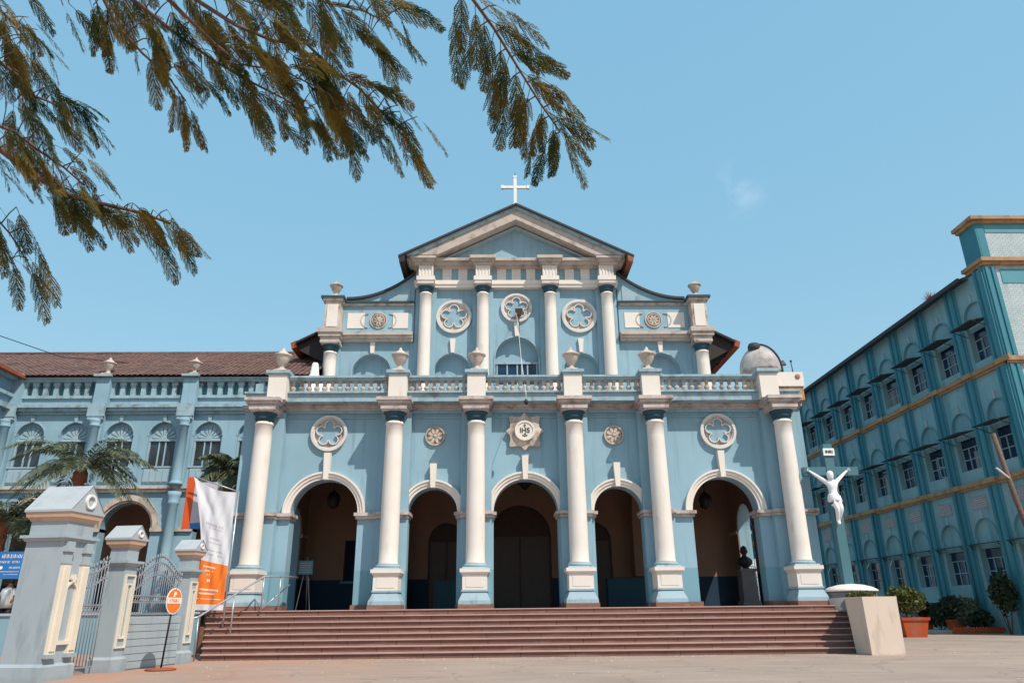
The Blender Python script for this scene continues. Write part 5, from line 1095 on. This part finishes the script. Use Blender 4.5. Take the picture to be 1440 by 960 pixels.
def palm(label, x, y, zc, n, L, seed, z0=0):
    rn = random.Random(seed); t = thing('palm_tree', label, 'palm', (x, y, z0), 'palms in front of the left wing')
    mb = MB(); mb.lathe((x, y, z0), [(.30, 0), (.22, .5)] + [(.17 + .02 * (k % 2), .5 + (zc - z0 - 1.2) * k / 16) for k in range(1, 17)] + [(.27, zc - z0 - .62), (.25, zc - z0 - .3), (.13, zc - z0)], 12); mb.build('trunk', 'palmtrunk', t)
    mb = MB()
    for k in range(n): frond(mb, (x, y, zc - .1), 2 * PI * k / n * 1.0 + rn.uniform(-.2, .2), L * rn.uniform(.8, 1.1), rn.choice((.25, .45, .7, .95)), rn, rn.uniform(.75, 1.1))
    mb.build('fronds', 'palmleaf', t, norm=False)
palm('tall palm with drooping fronds and orange stem above the tallest gate pillar', -17.25, 2.3, 6.75, 25, 3.0, 4, .85)
palm('smaller palm half hidden behind the banner and the portico corner', -12.25, 4.3, 7.0, 26, 1.6, 6, .85)
palm('low palm with wide fronds at the far left edge', -20.6, 3.6, 5.0, 30, 2.8, 9, .85)

# overhead wire at top left
tag((lambda mb: (mb.tube([(-40, 8, 19.6), (-30, 8, 15.8), (-25.8, 8, 14.35), (-22.97, 8.6, 13.45), (-20.5, 10.5, 13.75)], .022, 5), mb.build('overhead_cable', 'black'))[1])(MB()), 'thin black cable sloping down over the tiled roof at left', 'cable')

# ------------------------------------------------------------------ overhanging tree
tree = thing('overhanging_tree', 'feathery leaved tree whose boughs hang across the top left of the sky', 'tree', (-9.5, -24.5, 0))
BR = {
'A': [(-5.51, -20.92, 5.16), (-5.34, -20.78, 5.11), (-5.17, -20.62, 5.0), (-5.03, -20.47, 4.94), (-4.9, -20.33, 4.9), (-4.67, -20.21, 4.9), (-4.4, -20.08, 4.89), (-4.18, -19.94, 4.85)],
'A2': [(-5.66, -20.72, 5.49), (-5.42, -20.58, 5.44), (-5.24, -20.42, 5.33), (-5.11, -20.27, 5.27), (-4.98, -20.11, 5.17)],
'A3': [(-5.7, -20.71, 4.87), (-5.54, -20.52, 4.7), (-5.4, -20.33, 4.52), (-5.32, -20.13, 4.33)],
'B': [(-5.73, -20.9, 6.25), (-5.62, -20.72, 6.11), (-5.5, -20.57, 6.05), (-5.45, -20.42, 5.97), (-5.31, -20.29, 5.97), (-5.21, -20.16, 5.97)],
'B2': [(-5.94, -20.9, 6.84), (-5.75, -20.73, 6.72), (-5.66, -20.57, 6.65), (-5.64, -20.43, 6.6)],
'C': [(-4.19, -21.89, 5.96), (-4.11, -21.72, 5.85), (-4.07, -21.56, 5.75), (-3.92, -21.38, 5.62), (-3.78, -21.23, 5.54), (-3.67, -21.05, 5.41)],
'D': [(-3.59, -21.97, 5.87), (-3.29, -21.8, 5.73), (-3.08, -21.65, 5.67), (-2.81, -21.52, 5.63), (-2.58, -21.42, 5.7), (-2.38, -21.25, 5.57), (-2.19, -21.1, 5.51), (-2.0, -20.93, 5.38), (-1.83, -20.76, 5.25)],
'E': [(-4.19, -21.72, 6.07), (-3.9, -21.55, 5.95), (-3.67, -21.38, 5.82), (-3.42, -21.21, 5.71), (-3.16, -21.06, 5.62), (-2.88, -20.91, 5.55), (-2.73, -20.77, 5.51)],
'E2': [(-3.24, -21.63, 5.51), (-3.06, -21.48, 5.43), (-2.75, -21.37, 5.46), (-2.43, -21.22, 5.37), (-2.21, -21.06, 5.28)],
'F': [(-2.79, -21.86, 6.08), (-2.6, -21.69, 5.97), (-2.4, -21.57, 5.98), (-2.13, -21.46, 6.01), (-1.97, -21.34, 6.02)],
'F2': [(-3.72, -21.67, 6.2), (-3.48, -21.52, 6.13), (-3.17, -21.41, 6.17), (-2.96, -21.29, 6.18)],
'G': [(-1.34, -22.39, 5.44), (-1.18, -22.24, 5.35), (-1.03, -22.07, 5.25), (-0.87, -21.89, 5.09), (-0.68, -21.69, 4.89), (-0.52, -21.52, 4.76)],
'H': [(-5.0, -21.59, 6.35), (-4.72, -21.44, 6.28), (-4.49, -21.32, 6.29), (-4.28, -21.21, 6.33)]}
#        radius, fronds, frond length
SP = {'A': (.036, 52, .39), 'A2': (.022, 22, .36), 'A3': (.014, 13, .42), 'B': (.024, 27, .39), 'B2': (.02, 20, .40), 'C': (.018, 20, .33), 'D': (.020, 46, .37), 'E': (.020, 46, .37), 'E2': (.012, 28, .39), 'F': (.014, 28, .40), 'F2': (.014, 18, .38), 'G': (.017, 40, .36), 'H': (.014, 8, .34)}
trunk_top = Vector((-9.3, -24.2, 6.0))
mb = MB(); mb.tube([(-9.6, -24.6, -.1), (-9.55, -24.5, 1.5), (-9.45, -24.4, 3.5), trunk_top, (-9.0, -24.0, 8.0), (-8.6, -23.6, 10)], .30, 14, .12); trk = mb.build('trunk', 'bark', tree)
LIMB = {}
for k, pts in BR.items():
    mb = MB(); p0 = Vector(pts[0]); q = Vector(pts[1]); back = (p0 - q).normalized()
    lift = .9 if k in 'AA2A3' else 1.9
    midp = p0 + back * .8 + Vector((-.3, -.5, .25)); m2 = trunk_top.lerp(midp, .5) + Vector((0, 0, lift))
    ctrl = [trunk_top, trunk_top.lerp(m2, .5) + Vector((0, 0, lift * .35)), m2, m2.lerp(midp, .5) + Vector((0, 0, lift * .3)), midp, p0]
    mb.tube(ctrl + pts[1:], .07, 8, SP[k][0] * .35) if False else mb.tube(ctrl, .075, 8, SP[k][0]); mb.tube([Vector(p0) - (q - p0) * .1] + pts, SP[k][0], 7, SP[k][0] * .35); LIMB[k] = mb
rn = random.Random(21)
fb = MB()
def quad(a, b, c, d): 
    i = len(fb.v); fb.v += [tuple(a), tuple(b), tuple(c), tuple(d)]; fb.f.append([i, i + 1, i + 2, i + 3]); fb.sm.append(False)
def pinna(p, d, L, nrm, rn):
    d = d.normalized(); s = d.cross(nrm).normalized(); n = max(6, int(L / .0125)); w = .0078
    for i in range(n):
        t = (i + 1) / n; a = p + d * L * t + Vector((0, 0, -.20 * L * t * t)); l_ = .0225 * (math.sin(PI * (t * .80 + .14)) ** .6) * rn.uniform(.85, 1.15)
        for q in (-1, 1):
            dr = (s * q * .9 + d * .55 + nrm * rn.uniform(-.25, .25)).normalized() * l_; x = d * w
            quad(a - x, a + dr * .55 - x * 1.05, a + dr, a + dr * .55 + x * 1.05)
    e = p + d * L + Vector((0, 0, -.20 * L)); quad(p - s * .0022, e - s * .001, e + s * .001, p + s * .0022)
def bileaf(p, d, L, rn, sparse=1.0):
    d = d.normalized(); up = Vector((0, 0, 1)); s = d.cross(up)
    s = s.normalized() if s.length > .1 else Vector((1, 0, 0)); s = (Matrix.Rotation(rn.uniform(-.9, .9), 3, d) @ s)
    nrm = s.cross(d).normalized(); N = int(9 * sparse); pts = []
    for i in range(N + 1):
        t = i / N; pts.append(p + d * L * t + Vector((0, 0, -.28 * L * t * t)))
    for a, b in zip(pts, pts[1:]): x = s * .003; quad(a - x, b - x, b + x, a + x)
    for i in range(2, N + 1):
        t = i / N; pl_ = .165 * (math.sin(PI * (t * .66 + .22))) * L / .42
        fw = (pts[i] - pts[i - 1]).normalized()
        for q in (-1, 1): pinna(pts[i], s * q * rn.uniform(.34, .56) + fw * 1.0 + Vector((0, 0, -.10)) + nrm * rn.uniform(-.22, .22), pl_ * rn.uniform(.8, 1.15), nrm, rn)
for k, pts in BR.items():
    tw = LIMB[k]
    r, n, L = SP[k]; P = [Vector(p) for p in pts]
    for j in range(n):
        t = ((j + rn.random()) / n) ** (.72 if k == 'G' else 1.0) * (len(P) - 1); i = min(int(t), len(P) - 2); p = P[i].lerp(P[i + 1], t - i); fw = (P[i + 1] - P[i]).normalized()
        side = fw.cross(Vector((0, 0, 1))).normalized()
        if k == 'G':
            sgn = -1 if j % 2 else 1; d = fw * rn.uniform(.5, .9) + side * sgn * rn.uniform(.4, .95) + Vector((0, 0, rn.uniform(-.45, .1))); o_ = Vector((0, 0, 0)) if j % 3 else side * sgn * .14 + Vector((0, 0, -.04))
        else:
            d = fw * rn.uniform(.5, 1.1) + side * rn.uniform(-.75, .75) + Vector((0, 0, rn.uniform(-.75, .1)))
            o_ = side * rn.uniform(-.28, .28) + Vector((0, 0, rn.uniform(-.06, .12))) + fw * rn.uniform(0, .1)
        q = p + o_
        if o_.length > .05: tw.tube([p, p.lerp(q, .5) + Vector((0, 0, .02)), q], .006, 4, .004)
        bileaf(q, d, L * rn.uniform(.75, 1.1), rn)
    bileaf(P[-1], P[-1] - P[-2] + Vector((0, 0, -.05)), L, rn)
    tw.build('limb', 'bark', tree, norm=False)
fb.build('foliage', 'feather', tree, norm=False)
print('leaf faces', len(fb.f))

# scattered small stones and dry leaves at the foot of the steps
rn = random.Random(77); mb = MB()
for i in range(420):
    x = rn.uniform(-13, 14); y = -3.15 - abs(rn.gauss(0, .8)) if i % 3 else rn.uniform(-13, -3.2); r_ = rn.uniform(.008, .028)
    if -12 < x < -9.4 and y > -10: continue
    a = rn.uniform(0, 3); P = [(x + r_ * math.cos(a + k * 1.57) * rn.uniform(.7, 1.3), y + r_ * math.sin(a + k * 1.57) * rn.uniform(.7, 1.3), .002) for k in range(4)]
    T_ = (x, y, r_ * rn.uniform(.5, 1.0))
    for k in range(4): mb.face([P[k], P[(k + 1) % 4], T_])
tag(mb.build('gravel', 'curb', norm=False), 'loose pale grit and crumbs scattered on the ground before the steps', 'gravel', kind='stuff')
